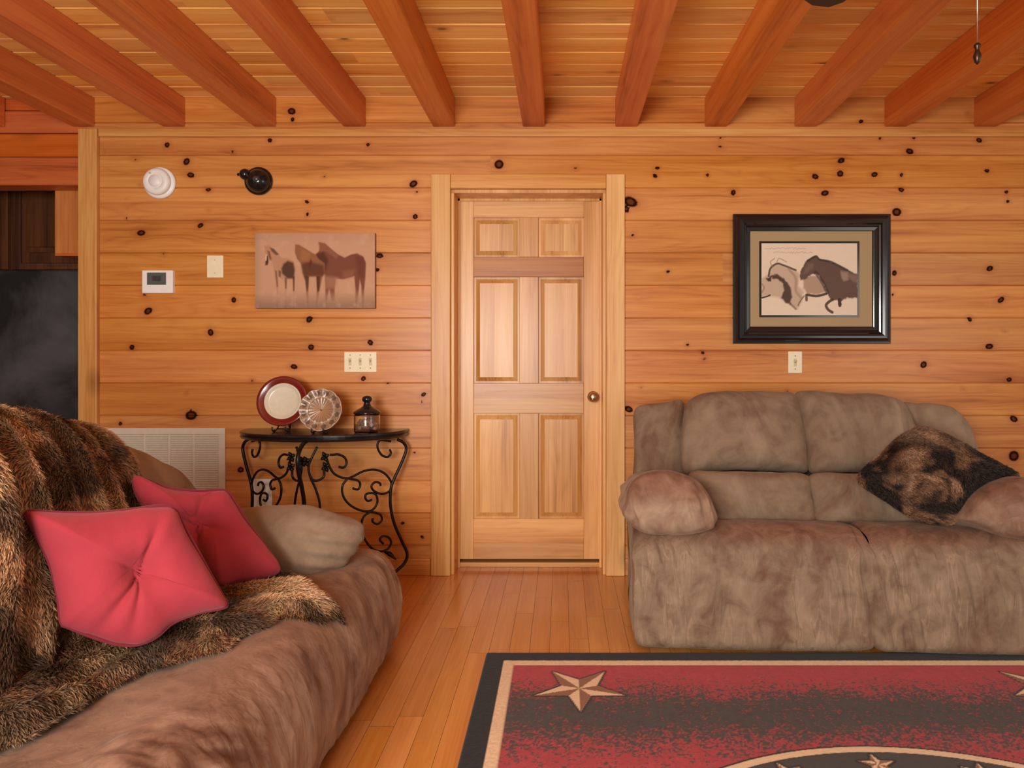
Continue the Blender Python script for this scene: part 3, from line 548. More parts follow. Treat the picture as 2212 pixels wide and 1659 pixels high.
#@@PART2
# ================================================================== CONSOLE TABLE
TX = -1.30; TZ = .818
r = root('console_table', (TX, 3.7, 0), 'half-round console table with black top and scrolled iron legs against the wall', 'table')
def halfround(hw, dep, y0, n=40):
    a = np.linspace(0, math.pi, n); return [(TX + hw * math.cos(t), y0 - .05 - (dep - .05) * math.sin(t) ** .92) for t in a] + [(TX - hw, y0), (TX + hw, y0)]
mb = MB(); rings = [(.425, .33, TZ - .040), (.440, .345, TZ - .036), (.446, .352, TZ - .026), (.440, .345, TZ - .020), (.447, .353, TZ - .012), (.447, .353, TZ - .004), (.443, .349, TZ)]
V = []; 
for hw, dp, z in rings: V += [(x, y, z) for x, y in halfround(hw, dp, D - .012)]
m_ = 42; fs = [(k * m_ + j, k * m_ + (j + 1) % m_, k * m_ + m_ + (j + 1) % m_, k * m_ + m_ + j) for k in range(len(rings) - 1) for j in range(m_)] + [tuple(range(m_))[::-1], tuple((len(rings) - 1) * m_ + j for j in range(m_))]
mb.add(V, fs); mb.build('tabletop', M['blacktop'], r)
A0 = np.array([TX, 3.52, 0]); dx, dy = .43, .29; PN = (-dy, dx, 0)
def c5(pts): return [onplane(500 + a / 3.457, 780 + b / 3.457, A0, PN) for a, b in pts]
def mir(pts): return [np.array([2 * TX - p[0], p[1], p[2]]) for p in pts]
leg = c5([(1240,585),(1285,610),(1305,660),(1270,760),(1215,880),(1190,960),(1188,1080),(1215,1210),(1270,1340),(1312,1440),(1290,1510),(1240,1560),(1215,1590)])
leg.append(np.array([leg[-1][0] - .005, leg[-1][1], .004])); 
for L in (leg, mir(leg)): mb = MB(); mb.tube(L, .0085, 8); mb.build('leg', M['blackiron'], r)
mb = MB(); fl_ = [(3.60, .79), (3.50, .775), (3.44, .73), (3.44, .66), (3.49, .56), (3.52, .47), (3.50, .35), (3.44, .2), (3.40, .1), (3.42, .03), (3.47, .006)]
mb.tube([(TX, a, b) for a, b in fl_], .011, 8); mb.build('leg', M['blackiron'], r)
SC = [[(1190,600),(1110,592),(1090,640),(1120,700),(1165,715),(1190,690),(1183,660)],
 [(735,700),(760,700),(800,698),(845,720),(860,760),(840,795),(800,790)], [(700,700),(738,800),(780,850),(850,875),(900,865),(980,825),(1060,810),(1130,830),(1180,880),(1195,930),(1175,975),(1120,992),(1065,970),(1045,935),(1070,905),(1105,910),(1115,930)],
 [(880,880),(940,890),(962,920),(945,958),(905,950)], [(870,870),(828,935),(835,1010),(880,1070),(950,1110),(1020,1122),(1065,1100),(1090,1050),(1080,1000),(1045,985),(1005,995),(1000,1025),(1020,1045),(1048,1035)],
 [(1020,1122),(1075,1132),(1115,1150),(1122,1190),(1090,1217),(1055,1200),(1055,1172)], [(1040,1122),(985,1165),(970,1240),(990,1320),(1040,1390),(1100,1420),(1160,1408),(1192,1360),(1175,1318),(1130,1308),(1108,1335),(1135,1365)],
 [(640,640),(600,720),(575,790),(590,870),(630,960),(660,1080),(640,1200),(600,1300)], [(690,800),(690,860),(650,890),(610,890),(590,860)]]
for s in SC:
    for L in (c5(s), mir(c5(s))): mb = MB(); mb.tube(L, .0062, 7); mb.build('scroll', M['blackiron'], r)
for (a, b) in ((700, 715), (705, 790), (560, 750)):       # wrought leaves where the scrolls meet
    for mm in (0, 1):
        c = c5([(a, b)])[0]; c = c if not mm else np.array([2 * TX - c[0], c[1], c[2]]); mb = MB()
        for k in range(4):
            an = k * 1.57 + .5; dv = np.array([math.cos(an) * .8, -.2, math.sin(an)]) * .03; mb.tube([c, c + dv * .5, c + dv], [.004, .011, .002], 8, sub=4)
        mb.build('leaf', M['blackiron'], r)
for mm in (0, 1):
    c = c5([(1180, 1440)])[0]; c = c if not mm else np.array([2 * TX - c[0], c[1], c[2]]); mb = MB(); mb.tube([c + (-.03, 0, .01), c, c + (.035, 0, -.03)], [.003, .014, .004], 8); mb.build('leaf', M['blackiron'], r)
# ---- decor
c = np.array([(612 - VX) / F * 3.74, 3.74, H - 92 / F * 3.74]); ax = Vector((.06, -1, .2)).normalized()
r = root('decorative_plate', tuple(c), 'dark red rimmed plate with white centre standing at the left of the console table', 'plate')
mb = MB(); mb.lathe([(.001, -.004), (.09, -.004), (.131, .014), (.134, .018), (.130, .021), (.118, .019), (.100, .011), (.094, .009)], c, ax, 64, cap=False); o = mb.build('rim', M['redglaze'], r)
mb = MB(); mb.lathe([(.001, -.003), (.09, -.003), (.0965, .008), (.0965, .0125), (.088, .011), (.084, .005), (.07, .003), (.001, .002)], c, ax, 64); o = mb.build('plate_centre', M['whiteglaze'], r)
def easel(name, cx, d, w, lab):
    rr = root(name, (cx, d, TZ), lab, 'plate stand'); mb = MB()
    for s in (-1, 1): mb.tube([(cx + s * w, d - .075, TZ + .028), (cx + s * w, d - .07, TZ + .008), (cx + s * w, d - .01, TZ + .012), (cx + s * w * .5, d + .05, TZ + .10)], .0035, 6); mb.tube([(cx + s * w, d - .04, TZ + .01), (cx + s * w * 1.2, d - .045, TZ + .002)], .004, 6, sub=0)
    mb.tube([(cx - w, d - .01, TZ + .012), (cx + w, d - .01, TZ + .012)], .0035, 6, sub=0); mb.tube([(cx - w * .5, d + .05, TZ + .10), (cx, d + .075, TZ + .004)], .003, 6, sub=0); mb.tube([(cx + w * .5, d + .05, TZ + .10), (cx, d + .075, TZ + .004)], .003, 6, sub=0)
    mb.build('stand_wire', M['blackiron'], rr)
easel('plate_stand', c[0] - .0, 3.755, .035, 'small black wire stand under the dark red rimmed plate')
c2 = np.array([(694 - VX) / F * 3.66, 3.66, H - 111 / F * 3.66])
r = root('crystal_plate', tuple(c2), 'clear cut-glass plate with a radiating pattern leaning beside the red plate', 'plate')
nr, na = 40, 144; RR, AA = np.meshgrid(np.linspace(0.001, 1, nr), np.linspace(0, 2 * math.pi, na, endpoint=False), indexing='ij'); Rm = .112
ray = np.abs(np.cos(AA * 6)); ray2 = np.abs(np.cos(AA * 11 + .4)); z = .004 + .014 * RR ** 2 + .003 * np.cos(AA * 12) * sstep(.5, .8, RR) + .003 * ray2 * RR * (RR < .58)
Rs = RR * Rm * (1 - .03 * (1 - ray) * sstep(.8, 1, RR)); C = np.zeros(RR.shape + (3,)) + np.array(lin(160, 126, 98))
C = blend(C, sstep(.62, .1, RR) * .6, lin(196, 144, 90)); C = blend(C, (ray2 < .35) * sstep(.62, .5, RR) * .7, lin(150, 96, 50)); C = blend(C, sstep(.06, .03, RR), lin(50, 34, 26))
ov = np.hypot((RR - .8) / .12, (((AA * 12 / (2 * math.pi)) % 1) - .5) / .3); C = blend(C, sstep(1.1, .8, ov) * .85, lin(104, 80, 66)); C = blend(C, sstep(.06, .0, np.abs(ov - 1.25)) * .8, lin(246, 232, 214)); C = blend(C, sstep(.03, 0, np.abs(RR - .62)) * .7, lin(240, 224, 200)); C = blend(C, sstep(.95, 1, RR) * .6, lin(236, 220, 200))
q = Vector((0, 0, 1)).rotation_difference(Vector((.02, -1, .22)).normalized()).to_matrix(); qm = np.array(q)
def addback(z0): return np.stack([Rs * np.cos(AA), Rs * np.sin(AA), z + z0], -1).reshape(-1, 3) @ qm.T + c2
Vf = addback(0); s_ = NT('cut crystal'); s_.l(s_.attr('Col', 'Color'), s_.b.inputs['Base Color']); s_.set(Roughness=.3, Specular_IOR_Level=.5, Transmission_Weight=.1, Coat_Weight=.2, Coat_Roughness=.2)
i, j = np.meshgrid(np.arange(nr - 1), np.arange(na), indexing='ij'); j2 = (j + 1) % na; fq = np.stack([i * na + j, i * na + na + j, i * na + na + j2, i * na + j2], -1).reshape(-1, 4)
Vb = addback(-.006); n0 = nr * na; rim = np.stack([(nr - 1) * na + np.arange(na), (nr - 1) * na + np.arange(na) + n0, (nr - 1) * na + (np.arange(na) + 1) % na + n0, (nr - 1) * na + (np.arange(na) + 1) % na], -1)
npmesh('glass_dish', np.vstack([Vf, Vb]), np.vstack([fq, fq[:, ::-1] + n0, rim]), s_.mat, r, True, None, np.vstack([C.reshape(-1, 3)] * 2))
easel('plate_stand', c2[0] - .0, 3.675, .03, 'small black wire stand under the cut-glass plate')
jx, jd = (793 - VX) / F * 3.68, 3.68
r = root('lidded_jar', (jx, jd, TZ), 'clear glass jar with black finial lid at the right of the console table', 'jar')
mb = MB(); mb.lathe([(.001, .0), (.060, .0), (.066, .004), (.067, .02), (.067, .088), (.062, .098), (.059, .098), (.063, .087), (.063, .02), (.060, .007), (.001, .006)], (jx, jd, TZ), n=48); mb.build('glass_body', M['glass'], r)
mb = MB(); rr_ = random.Random(2)
for k in range(26):
    a = rr_.random() * 6.28; q_ = rr_.random() ** .5 * .045; z_ = .02 + .045 * rr_.random(); mb.lathe([(.013 * math.sin(t) + .0005, -.013 * math.cos(t)) for t in np.linspace(0, 3.14, 7)], (jx + q_ * math.cos(a), jd + q_ * math.sin(a), TZ + z_), (rr_.random() - .5, rr_.random() - .5, 1), 8)
o = mb.build('filling', plain('potpourri', lin(170, 130, 108), .7), r); o['kind'] = 'stuff'
mb = MB(); mb.lathe([(.001, .097), (.066, .097), (.070, .101), (.068, .108), (.052, .120), (.036, .128), (.022, .138), (.016, .152), (.016, .158), (.024, .166), (.026, .176), (.022, .186), (.012, .192), (.001, .194)], (jx, jd, TZ), n=40); o = mb.build('lid', M['domeb'], r)

# ================================================================== SEATING
def shape_noise(am, sx, sy, sz, o=3, seed=0.):
    return lambda co, no: (fbm(co * np.array([sx, sy, sz]) + seed, 1., o) - .5) * 2 * am
def plus(*fs): return lambda co, no: sum(f(co, no) for f in fs)
def ridge(q, sh=3.0): return (1 - np.abs(2 * fbm(q, 1., 2) - 1)) ** sh
def loft(name, stations, n, k, mat, parent, fn=None):
    S = np.array([closed_path(s, n) for s in stations]); L = np.stack([smooth_path(S[:, j], k) for j in range(n)], 1)
    m = L.shape[0]; V = list(L.reshape(-1, 3)) + [L[0].mean(0), L[-1].mean(0)]; fs = [(i * n + j, i * n + (j + 1) % n, (i + 1) * n + (j + 1) % n, (i + 1) * n + j) for i in range(m - 1) for j in range(n)]
    a, b = m * n, m * n + 1; fs += [(a, (j + 1) % n, j) for j in range(n)] + [(b, (m - 1) * n + j, (m - 1) * n + (j + 1) % n) for j in range(n)]
    me = bpy.data.meshes.new(name); me.from_pydata([tuple(v) for v in V], [], fs); bm = bmesh.new(); bm.from_mesh(me); bmesh.ops.recalc_face_normals(bm, faces=bm.faces); bm.to_mesh(me); bm.free()
    me.polygons.foreach_set('use_smooth', [True] * len(me.polygons)); me.update(); o = link(name, me, mat, parent)
    if fn: displace(o, fn)
    return o
# ---- loveseat on the right
th = math.radians(2.6); RV = np.array([math.cos(th), -math.sin(th), 0]); FV = np.array([-math.sin(th), -math.cos(th), 0]); O2 = np.array([1.2, 2.822, 0])
def Lp(u, w, z): return O2 + RV * u + FV * w + np.array([0, 0, z])
ls = root('loveseat', tuple(Lp(0, -.4, 0)), 'taupe suede reclining loveseat below the black framed picture', 'loveseat')
bprof = [(-.62, .40), (-.45, .45), (-.3, .485), (-.17, .50), (-.08, .485), (-.03, .43), (-.004, .33), (.005, .2), (.006, .1), (.002, .027), (-.08, .016), (-.62, .02)]
def section(u, s, shift=0.):
    cw, cz = -.28, .25; return [Lp(u, cw + (w - cw) * (1 - s * .35 / .33 * .33) , cz + (z - cz) * (1 - s)) for w, z in bprof]
def wrink(co, no):
    d = co - O2; u = d @ RV; z = co[:, 2]; w = d @ FV; front = sstep(-.14, -.03, w)
    msk = sstep(.40, .58, fbm(np.stack([u * 3.2, z * 4, z * 0], -1), 1., 2))
    a = (ridge(np.stack([u * 26 + 5 * z, z * 2.0, z * 0], -1), 4) * .020 * msk + ridge(np.stack([u * 14 - 3 * z, z * 3, z * 0 + 8], -1), 3) * .009) * front * sstep(.47, .40, z) * sstep(.015, .07, z)
    b = (fbm(co * 5, 1., 3) - .5) * .026 * (.15 + .85 * sstep(.02, .12, z))
    return a - .004 * front + b - .006 * np.exp(-((z - .235) / .006) ** 2) * front
for nm, ua, ub in (('seat_section', -.905, .061), ('seat_section', .059, .84)):
    us = [(ua, .10), (ua + .014, .045), (ua + .04, .008), (ua + .1, 0), ((ua + ub) / 2, -.012), (ub - .1, 0), (ub - .045, .012), (ub - .014, .045), (ub, .10)]
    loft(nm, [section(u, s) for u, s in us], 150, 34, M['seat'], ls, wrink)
def lcush(name, pts, d0, tilt, Tf, Tb, mat=None, amp=.012, pf=3.2, **kw):
    n = np.array([-.045, -1, tilt]); O = [onplane(a, b, (1.2, d0, .7), n) for a, b in pts]
    return inflate(name, O, n, Tf, Tb, mat or M['suede'], ls, 110, 24, pf, .5, fn=plus(shape_noise(amp, 5, 5, 5, 3), shape_noise(.004, 18, 18, 8, 2)), **kw)
lcush('back_wing', [(1366,905),(1374,878),(1395,870),(1440,868),(1476,868),(1482,950),(1482,1040),(1478,1100),(1390,1100),(1366,1080),(1368,1000)], 3.52, .12, .07, .12)
lcush('back_wing', [(1945,872),(1985,868),(2030,872),(2066,885),(2092,915),(2108,965),(2125,1040),(2140,1110),(2060,1120),(2010,1060),(1985,980),(1960,920)], 3.52, .12, .06, .12)
lcush('back_cushion', [(1476,885),(1492,862),(1530,848),(1600,846),(1680,848),(1716,855),(1728,890),(1740,960),(1745,1022),(1680,1018),(1600,1016),(1530,1020),(1482,1026),(1474,980),(1473,930)], 3.40, .30, .10, .10)
lcush('back_cushion', [(1718,855),(1740,847),(1800,848),(1880,852),(1930,862),(1960,885),(1980,925),(1998,980),(2010,1026),(1930,1024),(1840,1022),(1750,1024),(1742,960),(1730,900)], 3.39, .30, .10, .10)
lcush('lumbar_cushion', [(1488,1024),(1560,1018),(1660,1020),(1744,1026),(1752,1070),(1762,1128),(1700,1134),(1620,1130),(1545,1130),(1510,1080)], 3.22, .25, .07, .10, amp=.008)
lcush('lumbar_cushion', [(1750,1026),(1840,1022),(1930,1024),(2010,1030),(2040,1080),(2060,1135),(1960,1134),(1860,1134),(1766,1130),(1756,1080)], 3.21, .25, .07, .10, amp=.008)
# frame body behind and below the cushions
mb = MB(); me_ = [Lp(u, w, z) for z, q in ((.05, 0), (.425, -.05)) for (u, w) in ((.03, -.45), (.09, -.45), (.09, -.045 + q), (.03, -.045 + q))]; mb.add(me_, [(0, 1, 2, 3), (7, 6, 5, 4), (0, 4, 5, 1), (1, 5, 6, 2), (2, 6, 7, 3), (3, 7, 4, 0)])
me_ = [Lp(u, w, z) for z in (.035, .42) for (u, w) in ((-.86, -.78), (.80, -.78), (.80, -.12), (-.86, -.12))]
mb.add(me_, [(0, 1, 2, 3), (7, 6, 5, 4), (0, 4, 5, 1), (1, 5, 6, 2), (2, 6, 7, 3), (3, 7, 4, 0)])
me_ = [Lp(u, w, z) for z, q in ((.3, 0), (.82, .04)) for (u, w) in ((-.78 + q, -.86), (.74 - q, -.86), (.74 - q, -.74), (-.78 + q, -.74))]
mb.add(me_, [(0, 1, 2, 3), (7, 6, 5, 4), (0, 4, 5, 1), (1, 5, 6, 2), (2, 6, 7, 3), (3, 7, 4, 0)]); mb.build('frame', M['suede'], ls)
for (u, w) in ((-.8, -.16), (-.8, -.70), (.0, -.16), (.76, -.16), (.76, -.70)):
    mb = MB(); mb.add([Lp(u + a, w + b, z) for z in (0., .06) for a, b in ((-.02, -.02), (.02, -.02), (.02, .02), (-.02, .02))], [(3, 2, 1, 0), (4, 5, 6, 7), (0, 1, 5, 4), (1, 2, 6, 5), (2, 3, 7, 6), (3, 0, 4, 7)]); mb.build('foot', M['shadowgap'], ls)
def armloft(name, pts, d0, parent, mat, depth=.62, drop=.1, squeeze=.12, rv=RV, fv=FV, o=None):
    n = -fv * -1; A = np.array([onplane(a, b, (1.2, d0, .7) if o is None else o, fv) for a, b in pts]); c = A.mean(0); st = []
    for w, s in ((.075, .30), (.066, .62), (.045, .86), (.015, .97), (-.04, 1.0), (-.2, 1.0), (-depth * .7, .97), (-depth, .9), (-depth - .03, .6)):
        st.append([c + (p - c) * s + fv * w + np.array([0, 0, drop * min(0, w) / depth]) for p in A])
    fn = plus(shape_noise(.012, 6, 6, 6, 3), lambda co, no: ridge(np.stack([co[:, 0] * 30 + co[:, 2] * 8, co[:, 1] * 2, co[:, 2] * 5], -1), 3) * .016 * sstep(.62, .55, co[:, 2] + .08 * np.sin(co[:, 0] * 20)) * sstep(.9, .2, np.abs(no[:, 2])))
    return loft(name, st, 150, 12, mat, parent, fn)
LA = [(1352,1085),(1358,1048),(1380,1025),(1420,1015),(1460,1018),(1500,1034),(1530,1068),(1544,1110),(1536,1142),(1500,1154),(1440,1156),(1385,1148),(1356,1120)]
armloft('armrest', LA, 2.86, ls, M['arm'])
RA = [(2072,1122),(2092,1092),(2125,1062),(2165,1040),(2205,1030),(2250,1036),(2285,1068),(2292,1110),(2280,1150),(2230,1165),(2170,1158),(2120,1142)]
armloft('armrest', RA, 2.86, ls, M['arm'])
# ---- sofa on the left
sf = root('reclining_sofa', (-1.2, 1.7, 0), 'large taupe suede reclining sofa at the left facing the rug', 'sofa')
sprof = [(-1.62, .36), (-1.4, .375), (-1.15, .385), (-.95, .41), (-.83, .418), (-.745, .385), (-.695, .31), (-.672, .21), (-.685, .10), (-.725, .04), (-1.0, .03), (-1.62, .03)]
def ssec(d, s): return [(-1.15 + (x + 1.15) * (1 - s), d, .22 + (z - .22) * (1 - s * 1.5)) for x, z in sprof]
def swr(co, no):
    z = co[:, 2]; x = co[:, 0]; y = co[:, 1]; fr = sstep(-1.0, -.8, x)
    a = (ridge(np.stack([y * 20 + x * 6, z * 2.2, x * 3], -1), 3.5) * .007 + ridge(np.stack([y * 10 - z * 6, z * 3, x * 4 + 5], -1), 3) * .005) * fr * sstep(.46, .38, z)
    b = (fbm(co * 4 + 7, 1., 2) - .5) * .024
    pk = np.exp(-((y - 1.40) / .12) ** 2) * np.exp(-((x + .80) / .16) ** 2); c_ = pk * (fbm(np.stack([y * 22, x * 10, z * 12], -1), 1., 2) - .55) * .06
    return a + b + c_
for nm, ys in (('seat_section', [(3.0, .16), (2.975, .07), (2.93, .02), (2.85, 0), (2.5, -.008), (2.0, -.01), (1.6, -.005), (1.40, 0), (1.34, .02), (1.315, .07), (1.308, .13)]),
               ('seat_section', [(1.302, .13), (1.295, .07), (1.27, .015), (1.2, 0), (.9, -.01), (.6, 0), (.45, .03), (.42, .12)])):
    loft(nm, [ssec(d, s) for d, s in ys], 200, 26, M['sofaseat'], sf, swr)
crest = [(.5, -1.50, 1.00), (1.0, -1.53, 1.00), (1.5, -1.57, .995), (1.95, -1.62, .965), (2.15, -1.64, .94), (2.35, -1.64, .915), (2.5, -1.62, .90), (2.62, -1.60, .845), (2.74, -1.605, .79), (2.85, -1.61, .71), (2.93, -1.63, .62), (2.98, -1.65, .5)]
bo = [(-.20, 0.), (-.26, .55), (-.19, .88), (-.08, .985), (.0, 1.), (.09, .975), (.155, .885), (.195, .75), (.215, .6), (.22, .45), (.21, .3), (.08, 0)]
def bsec(c): return [(c[1] + dx_, c[0], .05 + (c[2] - .05) * f_) for dx_, f_ in bo]
bst = [[(c_[0] * .0 + (p[0] + 1.6) * .55 - 1.6, .46, .45 + (p[2] - .45) * .8) for p in bsec(crest[0])] for c_ in [crest[0]]] + [bsec(c_) for c_ in crest] + [[(-1.65 + (p[0] + 1.65) * .5, 3.0, .3 + (p[2] - .3) * .5) for p in bsec(crest[-1])]]
loft('backrest', bst, 120, 10, M['suede'], sf, plus(shape_noise(.02, 4, 4, 4, 3, 3.), shape_noise(.006, 14, 14, 14, 2)))
AL = [(430,1195),(455,1130),(520,1100),(600,1094),(680,1098),(745,1114),(786,1138),(782,1170),(758,1206),(720,1238),(650,1256),(560,1256),(480,1250)]
n_ = np.array([.12, -1, .18]); Oa = [onplane(a, b, (-1.1, 2.62, .5), n_) for a, b in AL]
inflate('armrest', Oa, n_, .10, .16, M['suede'], sf, 110, 24, 2.6, .5, fn=plus(shape_noise(.014, 6, 6, 6, 3), lambda co, no: .012 * (np.sin(co[:, 2] * 120 + co[:, 0] * 30)) * sstep(-1.0, -.88, co[:, 0]) * .35))
for (x_, y_) in ((-.78, 2.85), (-1.7, 2.85), (-.78, .6), (-1.7, .6)):
    mb = MB(); mb.box(x_ - .025, x_ + .025, y_ - .025, y_ + .025, 0, .07, .002); mb.build('foot', M['shadowgap'], sf)
# ---- cushions
def cushion(name, lab, pts, n, pt, Tf, Tb, mat, dim=None, cat='cushion'):
    O = [onplane(a, b, pt, n) for a, b in pts]; n = np.array(n) / np.linalg.norm(n); r = root(name, tuple(np.mean(O, 0)), lab, cat)
    dc = onplane(*dim, pt, n) if dim else None; e1 = np.cross(n, (0, 0, 1.)); e1 /= np.linalg.norm(e1); e2 = np.cross(e1, n)
    def fn(co, no):
        base = (fbm(co * 7, 1., 3) - .5) * .016
        if dc is None: return base
        v = co - dc; a, b = v @ e1, v @ e2; rr = np.hypot(a, b); t = np.arctan2(b, a); fr = (v @ n > 0)
        return base - fr * (.05 * np.exp(-(rr / .045) ** 2) + .02 * np.exp(-(rr / .12) ** 2) + sum(am * np.exp(-((((t - t0 + math.pi) % (2 * math.pi)) - math.pi) / wd) ** 2) * np.exp(-((rr - .05) / .11) ** 2) for t0, wd, am in ((1.9, .16, .014), (-.9, .12, .016), (-1.35, .10, .010), (.5, .14, .006), (-2.6, .2, .006))))
    _, Oc, c, _ = inflate('cover', O, n, Tf, Tb, mat, r, 130, 34, 2.3, .62, fn=fn)
    mb = MB(); loop = [tuple(p - n * .002) for p in Oc]; mb.tube(loop + loop[:1], .0045, 6, sub=0); mb.build('piping', M['piping'], r)
    return r
n1 = (.62, -.72, .32)
cushion('throw_pillow', 'large red throw pillow with a tufted centre leaning in front on the fur throw', [(55,1112),(70,1104),(150,1108),(230,1106),(300,1098),(350,1092),(378,1100),(400,1140),(425,1185),(455,1240),(480,1285),(492,1306),(480,1314),(430,1324),(375,1345),(340,1375),(300,1392),(255,1392),(200,1376),(150,1356),(132,1345),(125,1290),(108,1220),(80,1160)], n1, P(280, 1240, 1.80), .085, .06, M['red'], (303, 1238))
n2 = (.55, -.75, .40)
cushion('throw_pillow', 'smaller red throw pillow half hidden behind the tufted one', [(288,1036),(300,1030),(360,1052),(420,1060),(470,1058),(492,1062),(512,1090),(540,1135),(575,1180),(602,1222),(598,1238),(560,1248),(510,1256),(478,1264),(455,1235),(420,1180),(370,1130),(320,1100),(296,1070)], n2, P(450, 1160, 2.30), .06, .05, M['red'], (420, 1130))

# ---- fur (base sheet + individual tufts in one mesh)
def furmesh(name, surfs, N, length, colfn, flow, mat, parent=None, width=.0016, seed=1, lie=.75, curl=.3):
    rg = np.random.default_rng(seed); VV = []; TT = []; CC = []; off = 0; tri = []
    for V, Fq in surfs:
        T = np.vstack([Fq[:, [0, 1, 2]], Fq[:, [0, 2, 3]]]) if Fq.shape[1] == 4 else Fq
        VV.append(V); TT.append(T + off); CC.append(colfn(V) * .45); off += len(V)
    V = np.vstack(VV); T = np.vstack(TT); C = np.vstack(CC)
    A = V[T[:, 0]]; B = V[T[:, 1]]; Cc = V[T[:, 2]]; nn = np.cross(B - A, Cc - A); ar = np.linalg.norm(nn, axis=1); nn = nn / (ar[:, None] + 1e-12)
    k = rg.choice(len(T), N, p=ar / ar.sum()); a, b = rg.random(N), rg.random(N); sw = a + b > 1; a[sw] = 1 - a[sw]; b[sw] = 1 - b[sw]
    p = A[k] + (B - A)[k] * a[:, None] + (Cc - A)[k] * b[:, None]; n = nn[k]
    g = flow(p); g = g + (np.stack([fbm(p + 3, 9, 2), fbm(p + 17, 9, 2), fbm(p + 31, 9, 2)], -1) - .5) * 3.2; g = g - n * (g * n).sum(1)[:, None]; g /= np.linalg.norm(g, axis=1)[:, None] + 1e-9
    g = g + rg.normal(0, curl, (N, 3)); L = length * (.6 + .8 * rg.random(N)); d1 = n * (1 - lie * .6) + g * lie * .6; d1 /= np.linalg.norm(d1, axis=1)[:, None]; d2 = n * (1 - lie) + g * lie; d2 /= np.linalg.norm(d2, axis=1)[:, None]
    s = np.cross(d2, rg.normal(0, 1, (N, 3))); s /= np.linalg.norm(s, axis=1)[:, None] + 1e-9; s *= width * (.6 + .8 * rg.random(N))[:, None]
    m = p + d1 * L[:, None] * .45; t = m + d2 * L[:, None] * .55; BV = np.stack([p - s, p + s, m + s * .8, m - s * .8, t], 1).reshape(-1, 3)
    i = off + np.arange(N)[:, None] * 5; BT_ = np.vstack([i + [0, 1, 2], i + [0, 2, 3], i + [3, 2, 4]])
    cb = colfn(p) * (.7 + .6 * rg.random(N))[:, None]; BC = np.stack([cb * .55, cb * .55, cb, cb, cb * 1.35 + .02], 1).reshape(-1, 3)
    return npmesh(name, np.vstack([V, BV]), np.vstack([T, BT_]), mat, parent, False, None, np.clip(np.vstack([C, BC]), 0, 1))
# throw over the backrest
def interp_crest(d):
    c = np.array(crest); return np.interp(d, c[:, 0], c[:, 1]), np.interp(d, c[:, 0], c[:, 2])
bt = smooth_path([(a, b, 0) for a, b in bo[2:11]], 10)[:, :2]
nd, nt = 300, len(bt); Dg, Tg = np.meshgrid(np.linspace(.75, 2.44, nd), np.linspace(0, 1, nt), indexing='ij')
dw = Dg - .20 * Tg - .12 * Tg ** 2 * (Dg > 2.2) * 0; Xc, Zc = interp_crest(dw); bx = np.interp(Tg, np.linspace(0, 1, nt), bt[:, 0]); bzf = np.interp(Tg, np.linspace(0, 1, nt), bt[:, 1])
S = np.stack([Xc + bx, dw, .05 + (Zc - .05) * bzf], -1); du = np.gradient(S, axis=0); dv = np.gradient(S, axis=1); nr_ = np.cross(dv, du); nr_ /= np.linalg.norm(nr_, axis=-1)[..., None]
if nr_[nd // 2, nt // 2, 0] < 0: nr_ = -nr_
ph = dw / .165 + .25 * Tg + (fbm(np.stack([dw * 2.2, Tg * 1.3, Tg * 0 + 4], -1), 1., 2) - .5) * 2.2
fold = np.abs(np.sin(ph * math.pi)) ** .5 * (.075 + .045 * fbm(np.stack([dw * 3, Tg * 2, Tg * 0], -1), 1., 2)) * (.35 + .65 * sstep(.02, .3, Tg))
fold = fold * (1 - .45 * sstep(2.0, 2.4, dw)); S2 = S + nr_ * (.016 + fold)[..., None]
fl1 = gridfaces(nd, nt)
# throw lying on the seat
edge = [onplane(a, b, (0, 0, .41), (0, 0, 1)) for a, b in [(0,1612),(60,1600),(150,1542),(225,1482),(330,1452),(480,1420),(560,1378),(620,1350),(680,1338),(745,1308),(700,1292),(640,1268),(560,1262),(480,1268)]]
poly = [(e[0], e[1]) for e in edge] + [(-1.2, 2.52), (-1.42, 2.45), (-1.42, 1.2), (-1.25, 1.2)]
gx, gy = np.meshgrid(np.linspace(-1.44, -.62, 170), np.linspace(1.15, 2.55, 260), indexing='ij')
sd = inpoly(gx, gy, poly) + (fbm(np.stack([gx, gy, gx * 0], -1), 14, 3) - .5) * .06
zs_ = np.interp(gx, [-1.62, -1.4, -1.15, -.95, -.83, -.745, -.695, -.65], [.36, .375, .39, .417, .425, .395, .33, .24])
tdir = (gx * .66 - gy * .75); tph = tdir / .15 + (fbm(np.stack([gx, gy, gx * 0], -1), 3.2, 2) - .5) * 2.4
fz = np.abs(np.sin(tph * math.pi)) ** .7 * .045; inb = sstep(.0, -.05, sd)
fz = fz * (1 - .65 * sstep(-1.08, -.85, gx)); gz = zs_ + .010 + inb * (.008 + fz + .022 * fbm(np.stack([gx, gy, gx * 0 + 9], -1), 6, 2)) + .02 * sstep(-1.25, -1.42, gx)
S3 = np.stack([gx, gy, gz], -1); xm = (sd[:-1, :-1] + sd[1:, 1:]) / 2
fl2 = gridfaces(170, 260, xm < 0)
TAN, BRN, DRK, OLV = map(np.array, (lin(214, 172, 130), lin(136, 96, 66), lin(58, 40, 30), lin(166, 142, 96)))
def furcol(p):
    a = fbm(p * np.array([1, 1.5, 1.0]), 5.5, 3)[:, None]; b = fbm(p + 40, 22, 2)[:, None]; c_ = TAN * sstep(.40, .62, a) + BRN * (1 - sstep(.40, .62, a)); c_ = c_ * (1 - .35 * sstep(.5, .62, b)) + OLV * .35 * sstep(.5, .62, b)
    k = sstep(.50, .36, fbm(p + 11, 8, 3))[:, None] * .8; return c_ * (1 - k) + DRK * k
mk = lambda S_: S_.reshape(-1, 3)
